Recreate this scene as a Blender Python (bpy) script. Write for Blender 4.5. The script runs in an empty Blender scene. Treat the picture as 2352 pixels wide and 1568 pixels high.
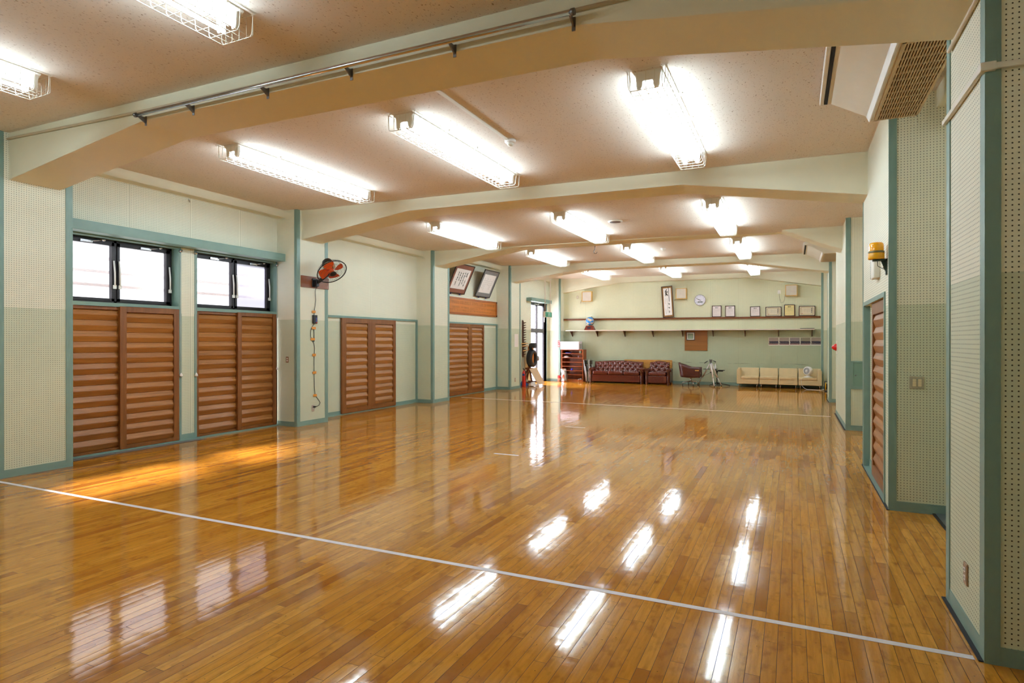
import bpy, bmesh, math, random
from mathutils import Vector, Matrix
random.seed(7)
R = math.radians
scene = bpy.context.scene
C = scene.collection

# ------------------------------------------------------------------ camera
F_PX, CX, CY, EYE = 1368.45, 1176.0, 784.0, 1.5        # 2352 x 1568 frame
YAW, PITCH = R(25.19), R(-0.094)
cam_d = bpy.data.cameras.new('camera')
cam = bpy.data.objects.new('camera', cam_d); C.objects.link(cam)
cam_d.sensor_width = 36.0; cam_d.sensor_fit = 'HORIZONTAL'
cam_d.lens = F_PX / 2352 * 36.0
cam_d.clip_start = 0.05; cam_d.clip_end = 200
cam.location = (0, 0, EYE)
cam.rotation_euler = (R(90) + PITCH, 0, YAW)
scene.camera = cam

# ------------------------------------------------------------------ sky, sun, exposure
world = bpy.data.worlds.new('sky'); scene.world = world
world.use_nodes = True
wn = world.node_tree.nodes; wl = world.node_tree.links
bg = wn['Background']
bg.inputs['Color'].default_value = (0.93, 0.95, 1.0, 1)
bg.inputs['Strength'].default_value = 3.0

# low hazy sun beyond the window side; one beam onto each glazed opening
SUN_DIR = Vector((0.78, -0.40, -1.0)).normalized(); SUN_E, SUN_D = 58.0, 40.0
for nm, tgt, size in (('sun_on_windows', (-8.4, 6.05, 2.45), 21.0), ('sun_on_glass_door', (-8.4, 19.8, 1.4), 19.0)):
    sd = bpy.data.lights.new(nm, 'SPOT'); so = bpy.data.objects.new(nm, sd); C.objects.link(so)
    sd.energy = SUN_E * (1.0 if 'windows' in nm else 0.55) * 4 * math.pi * SUN_D ** 2; sd.color = (1.0, 0.92, 0.88)
    sd.shadow_soft_size = SUN_D * math.tan(R(7.0)); sd.spot_size = R(size); sd.spot_blend = 0.1
    so.location = Vector(tgt) - SUN_DIR * SUN_D
    so.rotation_euler = SUN_DIR.to_track_quat('-Z', 'Y').to_euler()

LAMP_STRENGTH = 20.0
LAMP_COLOR = (0.80, 1.0, 1.12)

scene.view_settings.view_transform = 'Standard'
scene.view_settings.look = 'None'
scene.view_settings.gamma = 1.0
scene.view_settings.use_curve_mapping = False
scene.view_settings.exposure = 1.48
cy = scene.cycles
cy.max_bounces = 10; cy.diffuse_bounces = 6; cy.glossy_bounces = 4; cy.transmission_bounces = 4
cy.transparent_max_bounces = 12
cy.sample_clamp_indirect = 2.5
cy.caustics_reflective = False; cy.caustics_refractive = False
cy.use_denoising = True
cy.denoising_input_passes = 'RGB_ALBEDO'
cy.use_adaptive_sampling = False
cy.use_light_tree = True
world.cycles.sampling_method = 'NONE'

# ------------------------------------------------------------------ survey: photo pixel -> point on a known plane of the room
_s, _c = math.sin(YAW), math.cos(YAW)
_sp, _cp = math.sin(PITCH), math.cos(PITCH)
def _ray(u, v):
    x = (u - CX) / F_PX; y = -(v - CY) / F_PX
    d = _cp - _sp * y; b = _sp + _cp * y
    return x * _c - d * _s, x * _s + d * _c, b
def on_z(u, v, z=0.0):
    r = _ray(u, v); t = (z - EYE) / r[2]; return Vector((r[0] * t, r[1] * t, z))
def on_x(u, v, x):
    r = _ray(u, v); t = x / r[0]; return Vector((x, r[1] * t, EYE + r[2] * t))
def on_y(u, v, y):
    r = _ray(u, v); t = y / r[1]; return Vector((r[0] * t, y, EYE + r[2] * t))

# ------------------------------------------------------------------ materials
def lin(c):
    if isinstance(c, str):
        c = tuple(int(c[i:i + 2], 16) for i in (1, 3, 5))
    return tuple(((v / 255) / 12.92 if v / 255 <= 0.04045 else ((v / 255 + 0.055) / 1.055) ** 2.4) for v in c) + (1.0,)
class NT:
    def __init__(s, m): s.t = m.node_tree; s.n = s.t.nodes; s.l = s.t.links
    def new(s, typ, **kw):
        n = s.n.new(typ)
        for k, v in kw.items(): setattr(n, k, v)
        return n
    def put(s, sock, v):
        if isinstance(v, bpy.types.NodeSocket): s.l.new(v, sock)
        else: sock.default_value = v
    def m(s, op, a, b=None, c=None, clamp=False):
        n = s.new('ShaderNodeMath', operation=op, use_clamp=clamp)
        s.put(n.inputs[0], a)
        if b is not None: s.put(n.inputs[1], b)
        if c is not None: s.put(n.inputs[2], c)
        return n.outputs[0]
    def mix(s, f, a, b, blend='MIX'):
        n = s.new('ShaderNodeMix', data_type='RGBA', blend_type=blend)
        s.put(n.inputs[0], f); s.put(n.inputs[6], a); s.put(n.inputs[7], b)
        return n.outputs[2]
    def noise(s, vec, scale, detail=3, rough=0.5, out=0):
        n = s.new('ShaderNodeTexNoise'); s.put(n.inputs['Vector'], vec)
        n.inputs['Scale'].default_value = scale; n.inputs['Detail'].default_value = detail
        n.inputs['Roughness'].default_value = rough
        return n.outputs[out]
    def white(s, a, b):
        v = s.new('ShaderNodeCombineXYZ'); s.put(v.inputs[0], a); s.put(v.inputs[1], b)
        n = s.new('ShaderNodeTexWhiteNoise', noise_dimensions='2D'); s.l.new(v.outputs[0], n.inputs['Vector'])
        return n.outputs['Value'], n.outputs['Color']
    def scale(s, vec, x, y, z):
        n = s.new('ShaderNodeVectorMath', operation='MULTIPLY'); s.put(n.inputs[0], vec); n.inputs[1].default_value = (x, y, z)
        return n.outputs[0]
    def ramp(s, fac, stops):
        n = s.new('ShaderNodeValToRGB'); s.put(n.inputs[0], fac)
        e = n.color_ramp.elements
        while len(e) < len(stops): e.new(0.5)
        for i, (p, c) in enumerate(stops): e[i].position = p; e[i].color = c
        return n.outputs[0]
    def bump(s, h, strength, dist=1.0):
        n = s.new('ShaderNodeBump'); s.put(n.inputs['Height'], h)
        n.inputs['Strength'].default_value = strength; n.inputs['Distance'].default_value = dist
        return n.outputs[0]
    def obj(s):
        n = s.new('ShaderNodeTexCoord'); return n.outputs['Object']
    def xyz(s, v):
        n = s.new('ShaderNodeSeparateXYZ'); s.l.new(v, n.inputs[0]); return n.outputs
def base_mat(name):
    m = bpy.data.materials.new(name); m.use_nodes = True
    return m, NT(m), m.node_tree.nodes['Principled BSDF']
_MC = {}
def flat(name, col, rough=0.5, metal=0.0, var=0.06, vscale=9.0, bump=0.0, bscale=60.0, spec=0.5, coat=0.0):
    """plain paint, plastic, metal, leather or cloth with a little mottling"""
    if name in _MC: return _MC[name]
    m, t, p = base_mat(name)
    c = lin(col); o = t.obj()
    n = t.noise(o, vscale, 3)
    dark = tuple(v * (1 - var * 2) for v in c[:3]) + (1,)
    lite = tuple(min(1, v * (1 + var)) for v in c[:3]) + (1,)
    t.put(p.inputs['Base Color'], t.mix(n, dark, lite))
    p.inputs['Roughness'].default_value = rough; p.inputs['Metallic'].default_value = metal
    p.inputs['Specular IOR Level'].default_value = spec
    p.inputs['Coat Weight'].default_value = coat
    if bump: t.put(p.inputs['Normal'], t.bump(t.noise(o, bscale, 3), bump, 0.01))
    _MC[name] = m; return m
def emit(name, col, strength):
    m = bpy.data.materials.new(name); m.use_nodes = True; t = NT(m)
    t.n.remove(t.n['Principled BSDF'])
    e = t.new('ShaderNodeEmission'); e.inputs[0].default_value = col + (1,); e.inputs[1].default_value = strength
    t.l.new(e.outputs[0], t.n['Material Output'].inputs[0]); return m

def peg_mat(name, split, seam=None, wear=False, holes=True, upper=(230, 229, 208), lower=(203, 209, 184)):
    """perforated board: 23.7 mm hole grid, cream above the dado line and green below, panel seams"""
    m, t, p = base_mat(name)
    o = t.obj(); x, y, z = t.xyz(o)
    g = t.new('ShaderNodeNewGeometry'); nx = t.m('ABSOLUTE', t.xyz(g.outputs['Normal'])[0])
    sel = t.m('GREATER_THAN', nx, 0.5)
    h = t.m('ADD', t.m('MULTIPLY', y, sel), t.m('MULTIPLY', x, t.m('SUBTRACT', 1.0, sel)))
    P = 0.0237
    def cell(a): return t.m('SUBTRACT', t.m('FRACT', t.m('DIVIDE', a, P)), 0.5)
    a, b = cell(h), cell(z)
    r2 = t.m('ADD', t.m('MULTIPLY', a, a), t.m('MULTIPLY', b, b))
    hole = t.m('LESS_THAN', r2, 0.0225)
    n = t.noise(o, 2.3, 4)
    up = t.mix(n, lin(tuple(v - 5 for v in upper)), lin(tuple(v + 3 for v in upper)))
    lo = t.mix(n, lin(tuple(v - 7 for v in lower)), lin(tuple(v + 4 for v in lower)))
    col = t.mix(t.m('GREATER_THAN', z, split), lo, up)
    if seam:
        d = t.m('ABSOLUTE', t.m('SUBTRACT', t.m('FRACT', t.m('ADD', t.m('DIVIDE', t.m('SUBTRACT', h, seam[0]), seam[1]), 0.5)), 0.5))
        sl = t.m('LESS_THAN', d, 0.0035 / seam[1])
        nearseam = t.m('LESS_THAN', d, 0.020 / seam[1])
        hole = t.m('MULTIPLY', hole, t.m('SUBTRACT', 1.0, nearseam))
        col = t.mix(t.m('MULTIPLY', sl, 0.55), col, lin((120, 112, 86)))
    if wear:
        band = t.m('LESS_THAN', t.m('ABSOLUTE', t.m('SUBTRACT', z, t.m('ADD', 0.735, t.m('MULTIPLY', x, -0.004)))), 0.012)
        sc = t.m('GREATER_THAN', t.noise(t.scale(o, 1.6, 1, 12), 2.0, 3), 0.55)
        col = t.mix(t.m('MULTIPLY', t.m('MULTIPLY', band, sc), 0.45), col, lin((70, 72, 60)))
    if holes: col = t.mix(hole, col, lin((62, 56, 44)))
    t.put(p.inputs['Base Color'], col)
    p.inputs['Roughness'].default_value = 0.55
    p.inputs['Specular IOR Level'].default_value = 0.3
    return m

def wood_mat(name, c1, c2, axis=2, rough=0.4, gs=26.0, coat=0.0):
    """varnished wood, grain along the given axis"""
    m, t, p = base_mat(name)
    o = t.obj(); s = [gs, gs, gs]; s[axis] = gs * 0.05
    v = t.scale(o, *s)
    n = t.noise(v, 1.0, 5, 0.6); n2 = t.noise(v, 0.22, 2)
    f = t.m('ADD', t.m('MULTIPLY', n, 0.65), t.m('MULTIPLY', n2, 0.35))
    t.put(p.inputs['Base Color'], t.ramp(f, [(0.32, lin(c1)), (0.68, lin(c2))]))
    p.inputs['Roughness'].default_value = rough; p.inputs['Coat Weight'].default_value = coat
    t.put(p.inputs['Normal'], t.bump(n, 0.12, 0.004))
    return m

def floor_mat():
    m, t, p = base_mat('varnished floorboards')
    o = t.obj(); x, y, z = t.xyz(o)
    W, L = 0.0645, 0.86
    xr = t.m('DIVIDE', x, W); row = t.m('FLOOR', xr); fx = t.m('FRACT', xr)
    off = t.white(row, 3.7)[0]
    ln = t.m('ADD', 0.75, t.m('MULTIPLY', t.white(row, 9.1)[0], 0.5))
    yr = t.m('ADD', t.m('DIVIDE', y, t.m('MULTIPLY', ln, L)), t.m('MULTIPLY', off, 7.0))
    col = t.m('FLOOR', yr); fy = t.m('FRACT', yr)
    rnd, rcol = t.white(row, t.m('ADD', col, 0.37))
    rnd2 = t.xyz(rcol)[1]; rnd3 = t.xyz(rcol)[2]
    base = t.ramp(rnd, [(0.0, lin((150, 87, 24))), (0.08, lin((172, 108, 32))), (0.30, lin((190, 126, 38))), (0.75, lin((200, 137, 46))), (1.0, lin((209, 148, 56)))])
    cv = t.new('ShaderNodeCombineXYZ')
    t.put(cv.inputs[0], t.m('MULTIPLY', x, 42.0)); t.put(cv.inputs[1], t.m('ADD', t.m('MULTIPLY', y, 3.0), t.m('MULTIPLY', rnd, 37.0))); t.put(cv.inputs[2], t.m('MULTIPLY', rnd2, 19.0))
    grain = t.noise(cv.outputs[0], 1.0, 5, 0.62)
    cv2 = t.new('ShaderNodeCombineXYZ')
    t.put(cv2.inputs[0], t.m('MULTIPLY', x, 14.0)); t.put(cv2.inputs[1], t.m('ADD', t.m('MULTIPLY', y, 9.0), t.m('MULTIPLY', rnd, 91.0))); t.put(cv2.inputs[2], rnd3)
    fig = t.noise(cv2.outputs[0], 1.0, 3, 0.55)
    c = t.mix(t.m('MULTIPLY', t.m('SUBTRACT', grain, 0.40, clamp=True), 2.4, clamp=True), base, lin((158, 92, 26)))
    c = t.mix(t.m('MULTIPLY', t.m('SUBTRACT', fig, 0.54, clamp=True), 3.4, clamp=True), c, lin((136, 74, 18)))
    ex = t.m('MINIMUM', fx, t.m('SUBTRACT', 1.0, fx))
    gapx = t.m('LESS_THAN', ex, 0.020)
    ey = t.m('MULTIPLY', t.m('MINIMUM', fy, t.m('SUBTRACT', 1.0, fy)), t.m('MULTIPLY', ln, L))
    gapy = t.m('LESS_THAN', ey, 0.0011)
    gap = t.m('MAXIMUM', gapx, gapy)
    # nail heads near the ends and middle of a strip
    ny = t.m('ABSOLUTE', t.m('SUBTRACT', t.m('FRACT', t.m('MULTIPLY', t.m('ADD', y, t.m('MULTIPLY', off, 0.3)), 2.2)), 0.5))
    nx_ = t.m('ABSOLUTE', t.m('SUBTRACT', fx, t.m('ADD', 0.3, t.m('MULTIPLY', rnd2, 0.4))))
    q = t.m('ADD', t.m('POWER', t.m('MULTIPLY', ny, 0.4545), 2.0), t.m('POWER', t.m('MULTIPLY', nx_, W), 2.0))
    nail = t.m('MULTIPLY', t.m('LESS_THAN', q, 0.0000085), t.m('GREATER_THAN', rnd3, 0.35))
    c = t.mix(t.m('MULTIPLY', gap, 0.85), c, lin((34, 17, 6)))
    c = t.mix(t.m('MULTIPLY', nail, 0.8), c, lin((40, 22, 10)))
    t.put(p.inputs['Base Color'], c)
    rough = t.m('ADD', 0.055, t.m('MULTIPLY', t.noise(o, 1.7, 3), 0.05))
    t.put(p.inputs['Roughness'], t.m('ADD', rough, t.m('MULTIPLY', gap, 0.4)))
    t.put(p.inputs['Specular IOR Level'], t.m('SUBTRACT', 0.5, t.m('MULTIPLY', gap, 0.42)))
    # each strip lies at its own slight tilt, with ripples in the thick varnish: a gently disturbed normal
    def centred(v, k):
        n = t.new('ShaderNodeVectorMath', operation='SUBTRACT'); t.put(n.inputs[0], v); n.inputs[1].default_value = (0.5, 0.5, 0.5)
        return t.scale(n.outputs[0], *k)
    def add(a, b):
        n = t.new('ShaderNodeVectorMath', operation='ADD'); t.put(n.inputs[0], a); t.put(n.inputs[1], b); return n.outputs[0]
    plank = centred(rcol, (0.007, 0.004, 0.0))
    rip = centred(t.noise(t.scale(o, 11.0, 5.0, 1), 1.0, 2, 0.5, 1), (0.020, 0.016, 0.0))
    rip2 = centred(t.noise(t.scale(o, 5.0, 26.0, 1), 1.0, 2, 0.5, 1), (0.006, 0.020, 0.0))
    rip3 = centred(t.noise(t.scale(o, 45.0, 16.0, 1), 1.0, 1, 0.5, 1), (0.007, 0.007, 0.0))
    cupx = t.new('ShaderNodeCombineXYZ'); t.put(cupx.inputs[0], t.m('MULTIPLY', t.m('SUBTRACT', fx, 0.5), 0.010)); cupx.inputs[2].default_value = 1.0
    nn = t.new('ShaderNodeVectorMath', operation='NORMALIZE'); t.put(nn.inputs[0], add(add(plank, add(rip, rip3)), add(rip2, cupx.outputs[0])))
    t.put(p.inputs['Normal'], nn.outputs[0])
    return m

def ceiling_mat():
    m, t, p = base_mat('speckled mineral ceiling board')
    o = t.obj()
    n = t.noise(t.scale(o, 80, 40, 1), 1.0, 3, 0.6)
    st = t.noise(o, 0.45, 3)
    c = t.mix(st, lin((216, 204, 190)), lin((226, 216, 203)))
    c = t.mix(t.m('MULTIPLY', t.m('SUBTRACT', n, 0.612, clamp=True), 9.0, clamp=True), c, lin((146, 114, 84)))
    t.put(p.inputs['Base Color'], c); p.inputs['Roughness'].default_value = 0.9
    p.inputs['Specular IOR Level'].default_value = 0.15
    t.put(p.inputs['Normal'], t.bump(n, 0.25, 0.004))
    return m

def pane_mat(name, through, tint):
    """obscured glass: scatters daylight, lets some straight through"""
    m = bpy.data.materials.new(name); m.use_nodes = True; t = NT(m)
    t.n.remove(t.n['Principled BSDF'])
    tr = t.new('ShaderNodeBsdfTransparent'); tr.inputs[0].default_value = (1, 1, 1, 1)
    tl = t.new('ShaderNodeBsdfTranslucent')
    n = t.noise(t.scale(t.obj(), 1, 60, 3), 1.0, 2)
    t.put(tl.inputs[0], t.mix(n, tuple(v * 0.94 for v in tint) + (1,), tint + (1,)))
    gl = t.new('ShaderNodeBsdfGlossy'); gl.inputs[1].default_value = 0.25
    a = t.new('ShaderNodeMixShader'); a.inputs[0].default_value = through
    t.l.new(tl.outputs[0], a.inputs[1]); t.l.new(tr.outputs[0], a.inputs[2])
    b = t.new('ShaderNodeMixShader'); b.inputs[0].default_value = 0.04
    t.l.new(a.outputs[0], b.inputs[1]); t.l.new(gl.outputs[0], b.inputs[2])
    t.l.new(b.outputs[0], t.n['Material Output'].inputs[0]); return m

M_FLOOR = floor_mat(); M_CEIL = ceiling_mat()
M_PEG_L = peg_mat('perforated board', 1.866)
M_PEG_R = peg_mat('perforated board, switch side', 1.815)
M_PEG_LS = peg_mat('perforated board with seams', 1.885, seam=(9.442 - 0.9, 0.905))
M_PEG_WIN = peg_mat('perforated board over windows', 1.866, seam=(5.176, 0.909))
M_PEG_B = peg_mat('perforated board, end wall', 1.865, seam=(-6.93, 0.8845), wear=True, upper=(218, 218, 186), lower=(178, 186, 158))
M_BEAM = flat('cream beam paint', (226, 222, 197), 0.6, var=0.03, vscale=2.0, spec=0.25)
M_TEAL = flat('sea green trim paint', (120, 149, 139), 0.45, var=0.07, vscale=5.0)
M_TEALD = flat('sea green door paint', (116, 150, 136), 0.45, var=0.05)
M_SLAT = wood_mat('slatted door wood', (128, 76, 28), (170, 112, 52), axis=1, rough=0.42)
M_STILE = wood_mat('door frame wood', (104, 56, 18), (138, 82, 32), axis=2, rough=0.4)
M_ALU = flat('dark bronze aluminium', (40, 35, 38), 0.35, metal=0.4)
M_ALUG = flat('grey aluminium rail', (92, 92, 98), 0.35, metal=0.5)
M_STEEL = flat('polished steel', (205, 205, 210), 0.18, metal=1.0, var=0.03)
M_STEELD = flat('dull steel', (120, 118, 116), 0.4, metal=0.8)
M_WHITE = flat('white plastic', (232, 230, 226), 0.4, var=0.03)
M_OFFW = flat('off white enamel', (226, 222, 208), 0.4, var=0.03)
M_BLACK = flat('black plastic', (24, 23, 25), 0.45, var=0.1)
M_DARK = flat('dark gap', (12, 11, 10), 0.8)
M_RUBBER = flat('black rubber', (30, 30, 32), 0.75)
M_PANE = pane_mat('obscured glass', 0.52, (0.02, 0.02, 0.025))
M_PANE_W = pane_mat('bright obscured glass', 0.52, (0.62, 0.64, 0.70))
M_PANE_D = pane_mat('doubled obscured glass', 0.25, (0.05, 0.05, 0.065))
M_RAIL = wood_mat('reddish rail wood', (92, 46, 10), (122, 66, 18), axis=0, rough=0.4)
M_PAPER = flat('white paper', (236, 230, 226), 0.8, var=0.02, spec=0.2)
M_INK = flat('black ink', (28, 26, 26), 0.8, spec=0.2)
M_TAPEW = flat('white floor tape', (226, 220, 220), 0.45, var=0.03)
M_RED = flat('red enamel', (196, 34, 26), 0.35)
M_LEATHER = flat('oxblood leather', (92, 36, 24), 0.27, var=0.12, vscale=14, bump=0.10, bscale=90, coat=0.2)
M_CREAMV = flat('cream vinyl', (214, 190, 146), 0.45, var=0.06, vscale=6, bump=0.06, bscale=50)
M_CABW = wood_mat('shelf cabinet wood', (126, 56, 18), (172, 88, 32), axis=2, rough=0.4)
M_DARKW = wood_mat('dark stained wood', (58, 26, 12), (88, 42, 20), axis=2, rough=0.4)
M_FRAMEW = flat('dark picture frame', (66, 30, 18), 0.35, var=0.1)

# ------------------------------------------------------------------ mesh building
class MB:
    def __init__(s): s.v = []; s.f = []; s.sm = []
    def add(s, vs, fs, smooth=False):
        o = len(s.v); s.v += [Vector(v) for v in vs]
        for f in fs: s.f.append([o + i for i in f]); s.sm.append(smooth)
        return s
    def box(s, x0, x1, y0, y1, z0, z1):
        return s.add([(x, y, z) for z in (z0, z1) for y in (y0, y1) for x in (x0, x1)],
                     [(0, 2, 3, 1), (4, 5, 7, 6), (0, 1, 5, 4), (2, 6, 7, 3), (0, 4, 6, 2), (1, 3, 7, 5)])
    def obox(s, c, sx, sy, sz, rot=None):
        rot = rot or Matrix.Identity(3); c = Vector(c)
        vs = [c + rot @ Vector((x * sx / 2, y * sy / 2, z * sz / 2)) for z in (-1, 1) for y in (-1, 1) for x in (-1, 1)]
        return s.add(vs, [(0, 2, 3, 1), (4, 5, 7, 6), (0, 1, 5, 4), (2, 6, 7, 3), (0, 4, 6, 2), (1, 3, 7, 5)])
    def quad(s, *p): return s.add(p, [tuple(range(len(p)))])
    def ring(s, c, d, r, n, up=None):
        d = Vector(d).normalized(); a = d.cross(Vector(up or ((0, 0, 1) if abs(d.z) < 0.9 else (1, 0, 0)))).normalized(); b = d.cross(a)
        return [Vector(c) + a * (r * math.cos(2 * math.pi * i / n)) + b * (r * math.sin(2 * math.pi * i / n)) for i in range(n)]
    def cyl(s, p0, p1, r, n=12, r2=None, caps=True):
        p0, p1 = Vector(p0), Vector(p1); d = p1 - p0
        A = s.ring(p0, d, r, n); B = s.ring(p1, d, r if r2 is None else r2, n)
        s.add(A + B, [(i, (i + 1) % n, n + (i + 1) % n, n + i) for i in range(n)], True)
        if caps: s.add(A, [tuple(range(n))[::-1]]); s.add(B, [tuple(range(n))])
        return s
    def tube(s, pts, r, n=6, closed=False):
        pts = [Vector(p) for p in pts]; N = len(pts); rings = []
        for i, p in enumerate(pts):
            if closed: d = pts[(i + 1) % N] - pts[i - 1]
            else: d = pts[min(i + 1, N - 1)] - pts[max(i - 1, 0)]
            if d.length < 1e-9: d = Vector((0, 0, 1))
            rings.append((p, d.normalized()))
        a = None; vs = []
        for p, d in rings:
            if a is None: a = d.cross(Vector((0, 0, 1)) if abs(d.z) < 0.9 else Vector((1, 0, 0))).normalized()
            else:
                a = a - d * a.dot(d)
                a = a.normalized() if a.length > 1e-6 else d.orthogonal().normalized()
            b = d.cross(a)
            vs += [p + a * (r * math.cos(2 * math.pi * k / n)) + b * (r * math.sin(2 * math.pi * k / n)) for k in range(n)]
        fs = []
        for i in range(N if closed else N - 1):
            j = (i + 1) % N
            fs += [(i * n + k, i * n + (k + 1) % n, j * n + (k + 1) % n, j * n + k) for k in range(n)]
        s.add(vs, fs, True)
        if not closed: s.add(vs[:n], [tuple(range(n))[::-1]]); s.add(vs[-n:], [tuple(range(n))])
        return s
    def lathe(s, prof, c, axis=(0, 0, 1), n=20, smooth=True):
        """prof: (radius, height along axis)"""
        axis = Vector(axis).normalized(); c = Vector(c); vs = []
        for r, h in prof: vs += s.ring(c + axis * h, axis, max(r, 1e-5), n)
        fs = [(i * n + k, i * n + (k + 1) % n, (i + 1) * n + (k + 1) % n, (i + 1) * n + k) for i in range(len(prof) - 1) for k in range(n)]
        return s.add(vs, fs, smooth)
    def prism(s, poly, axis, a, b):
        """poly in the two other axes (order x,y,z without axis), extruded a..b along axis"""
        def mk(p, t):
            q = list(p); q.insert(axis, t); return q
        n = len(poly); vs = [mk(p, a) for p in poly] + [mk(p, b) for p in poly]
        return s.add(vs, [tuple(range(n))[::-1], tuple(range(n, 2 * n))] + [(i, (i + 1) % n, n + (i + 1) % n, n + i) for i in range(n)])
    def grid(s, fn, nu, nv, smooth=True):
        vs = [fn(i / nu, j / nv) for j in range(nv + 1) for i in range(nu + 1)]
        return s.add(vs, [(j * (nu + 1) + i, j * (nu + 1) + i + 1, (j + 1) * (nu + 1) + i + 1, (j + 1) * (nu + 1) + i) for j in range(nv) for i in range(nu)], smooth)
    def ball(s, c, rx, ry=None, rz=None, n=16):
        ry = ry or rx; rz = rz or rx; c = Vector(c)
        return s.grid(lambda a, b: c + Vector((rx * math.sin(math.pi * b) * math.cos(2 * math.pi * a), ry * math.sin(math.pi * b) * math.sin(2 * math.pi * a), rz * math.cos(math.pi * b))), n, n // 2)
    def build(s, name, mat, parent=None, bevel=0.0, seg=2, subd=0):
        me = bpy.data.meshes.new(name)
        off = Vector((0, 0, 0))
        q = parent
        while q is not None: off += q.location; q = q.parent
        me.from_pydata([v - off for v in s.v], [], s.f)
        me.polygons.foreach_set('use_smooth', s.sm)
        me.materials.append(mat)
        bm = bmesh.new(); bm.from_mesh(me)
        bmesh.ops.remove_doubles(bm, verts=bm.verts, dist=1e-5)
        bmesh.ops.recalc_face_normals(bm, faces=bm.faces)
        if bevel:
            es = [e for e in bm.edges if len(e.link_faces) == 2 and e.calc_face_angle(0) > 0.6]
            bmesh.ops.bevel(bm, geom=es, offset=bevel, segments=seg, affect='EDGES', profile=0.5)
        bm.to_mesh(me); bm.free()
        o = bpy.data.objects.new(name, me); C.objects.link(o)
        if parent is not None: o.parent = parent
        if subd:
            md = o.modifiers.new('smooth', 'SUBSURF'); md.levels = subd; md.render_levels = subd
        return o

def tag(o, label, cat, group=None, kind=None):
    o['label'] = label; o['category'] = cat
    if group: o['group'] = group
    if kind: o['kind'] = kind
    return o
def thing(name, label, cat, loc=(0, 0, 0), group=None, kind=None):
    o = bpy.data.objects.new(name, None); C.objects.link(o); o.location = loc
    o.empty_display_size = 0.1
    return tag(o, label, cat, group, kind)
def bx(*a): return MB().box(*a)
def kids(o): return [c for c in bpy.data.objects if c.parent == o]
def copy_tree(o, loc=None, label=None):
    r = o.copy(); C.objects.link(r)
    if loc is not None: r.location = loc
    if label: r['label'] = label
    for ch in kids(o):
        c = ch.copy(); C.objects.link(c); c.parent = r
        for g in kids(ch):
            d = g.copy(); C.objects.link(d); d.parent = c
    return r
def lettering(text, size, origin, right, up, mat, parent, name='lettering', align='CENTER', depth=0.0006):
    cu = bpy.data.curves.new(name, 'FONT'); cu.body = text; cu.size = size; cu.extrude = depth
    cu.align_x = align; cu.align_y = 'CENTER'
    tmp = bpy.data.objects.new('tmp', cu); C.objects.link(tmp)
    dg = bpy.context.evaluated_depsgraph_get()
    me = bpy.data.meshes.new_from_object(tmp.evaluated_get(dg))
    bpy.data.objects.remove(tmp); bpy.data.curves.remove(cu)
    right = Vector(right).normalized(); up = Vector(up).normalized(); nrm = right.cross(up)
    mx = Matrix((right, up, nrm)).transposed().to_4x4()
    off = Vector(origin); q = parent
    while q is not None: off -= q.location; q = q.parent
    mx.translation = off
    me.transform(mx); me.materials.clear(); me.materials.append(mat); me.name = name
    o = bpy.data.objects.new(name, me); C.objects.link(o); o.parent = parent
    return o

# ------------------------------------------------------------------ the room
XW, XP = -8.24, -7.775          # recessed wall and pillar faces, window side
XR, XRB, XRW = 0.815, 0.7775, 1.34
Y0, DY, PW = 3.447, 4.317, 0.752
YB, YF = 21.12, -0.80
PY = [Y0 + DY * k for k in range(5)]
CL = [3.775, 3.775, 3.652, 3.78, 3.785]       # ceiling height per bay at the window side
CR = [3.655, 3.655, 3.552, 3.66, 3.69]        # and at the switch side
def ceil_z(b, x):
    f = (x - XP) / (XR - XP); return CL[b] + (CR[b] - CL[b]) * f
BAYS = [(YF, PY[0] + 0.37)] + [(PY[k] + 0.37, PY[k + 1] + 0.37) for k in range(4)]
BAYS[4] = (PY[3] + 0.37, YB + 0.1)

fl = bx(XW - 0.3, XRW + 0.3, YF - 0.1, YB + 0.2, -0.12, 0.0).build('floor', M_FLOOR)
tag(fl, 'glossy amber strip floorboards with wavy reflections of the lamps', 'floor', kind='structure')
cb = MB()
for b, (a, e) in enumerate(BAYS):
    x0, x1 = XW - 0.3, XRW + 0.3
    z0, z1 = ceil_z(b, x0), ceil_z(b, x1)
    cb.add([(x0, a, z0), (x1, a, z1), (x1, e, z1), (x0, e, z0), (x0, a, 4.0), (x1, a, 4.0), (x1, e, 4.0), (x0, e, 4.0)],
           [(0, 1, 2, 3), (4, 7, 6, 5), (0, 4, 5, 1), (2, 6, 7, 3), (0, 3, 7, 4), (1, 5, 6, 2)])
tag(cb.build('ceiling', M_CEIL), 'beige speckled ceiling board between the haunched beams', 'ceiling', kind='structure')

TR = [0]
def trim(mb, mat, label, cat='trim', bevel=0.0):
    TR[0] += 1
    return tag(mb.build('trim_%d' % TR[0], mat, None, bevel), label, cat, kind='structure')

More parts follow.
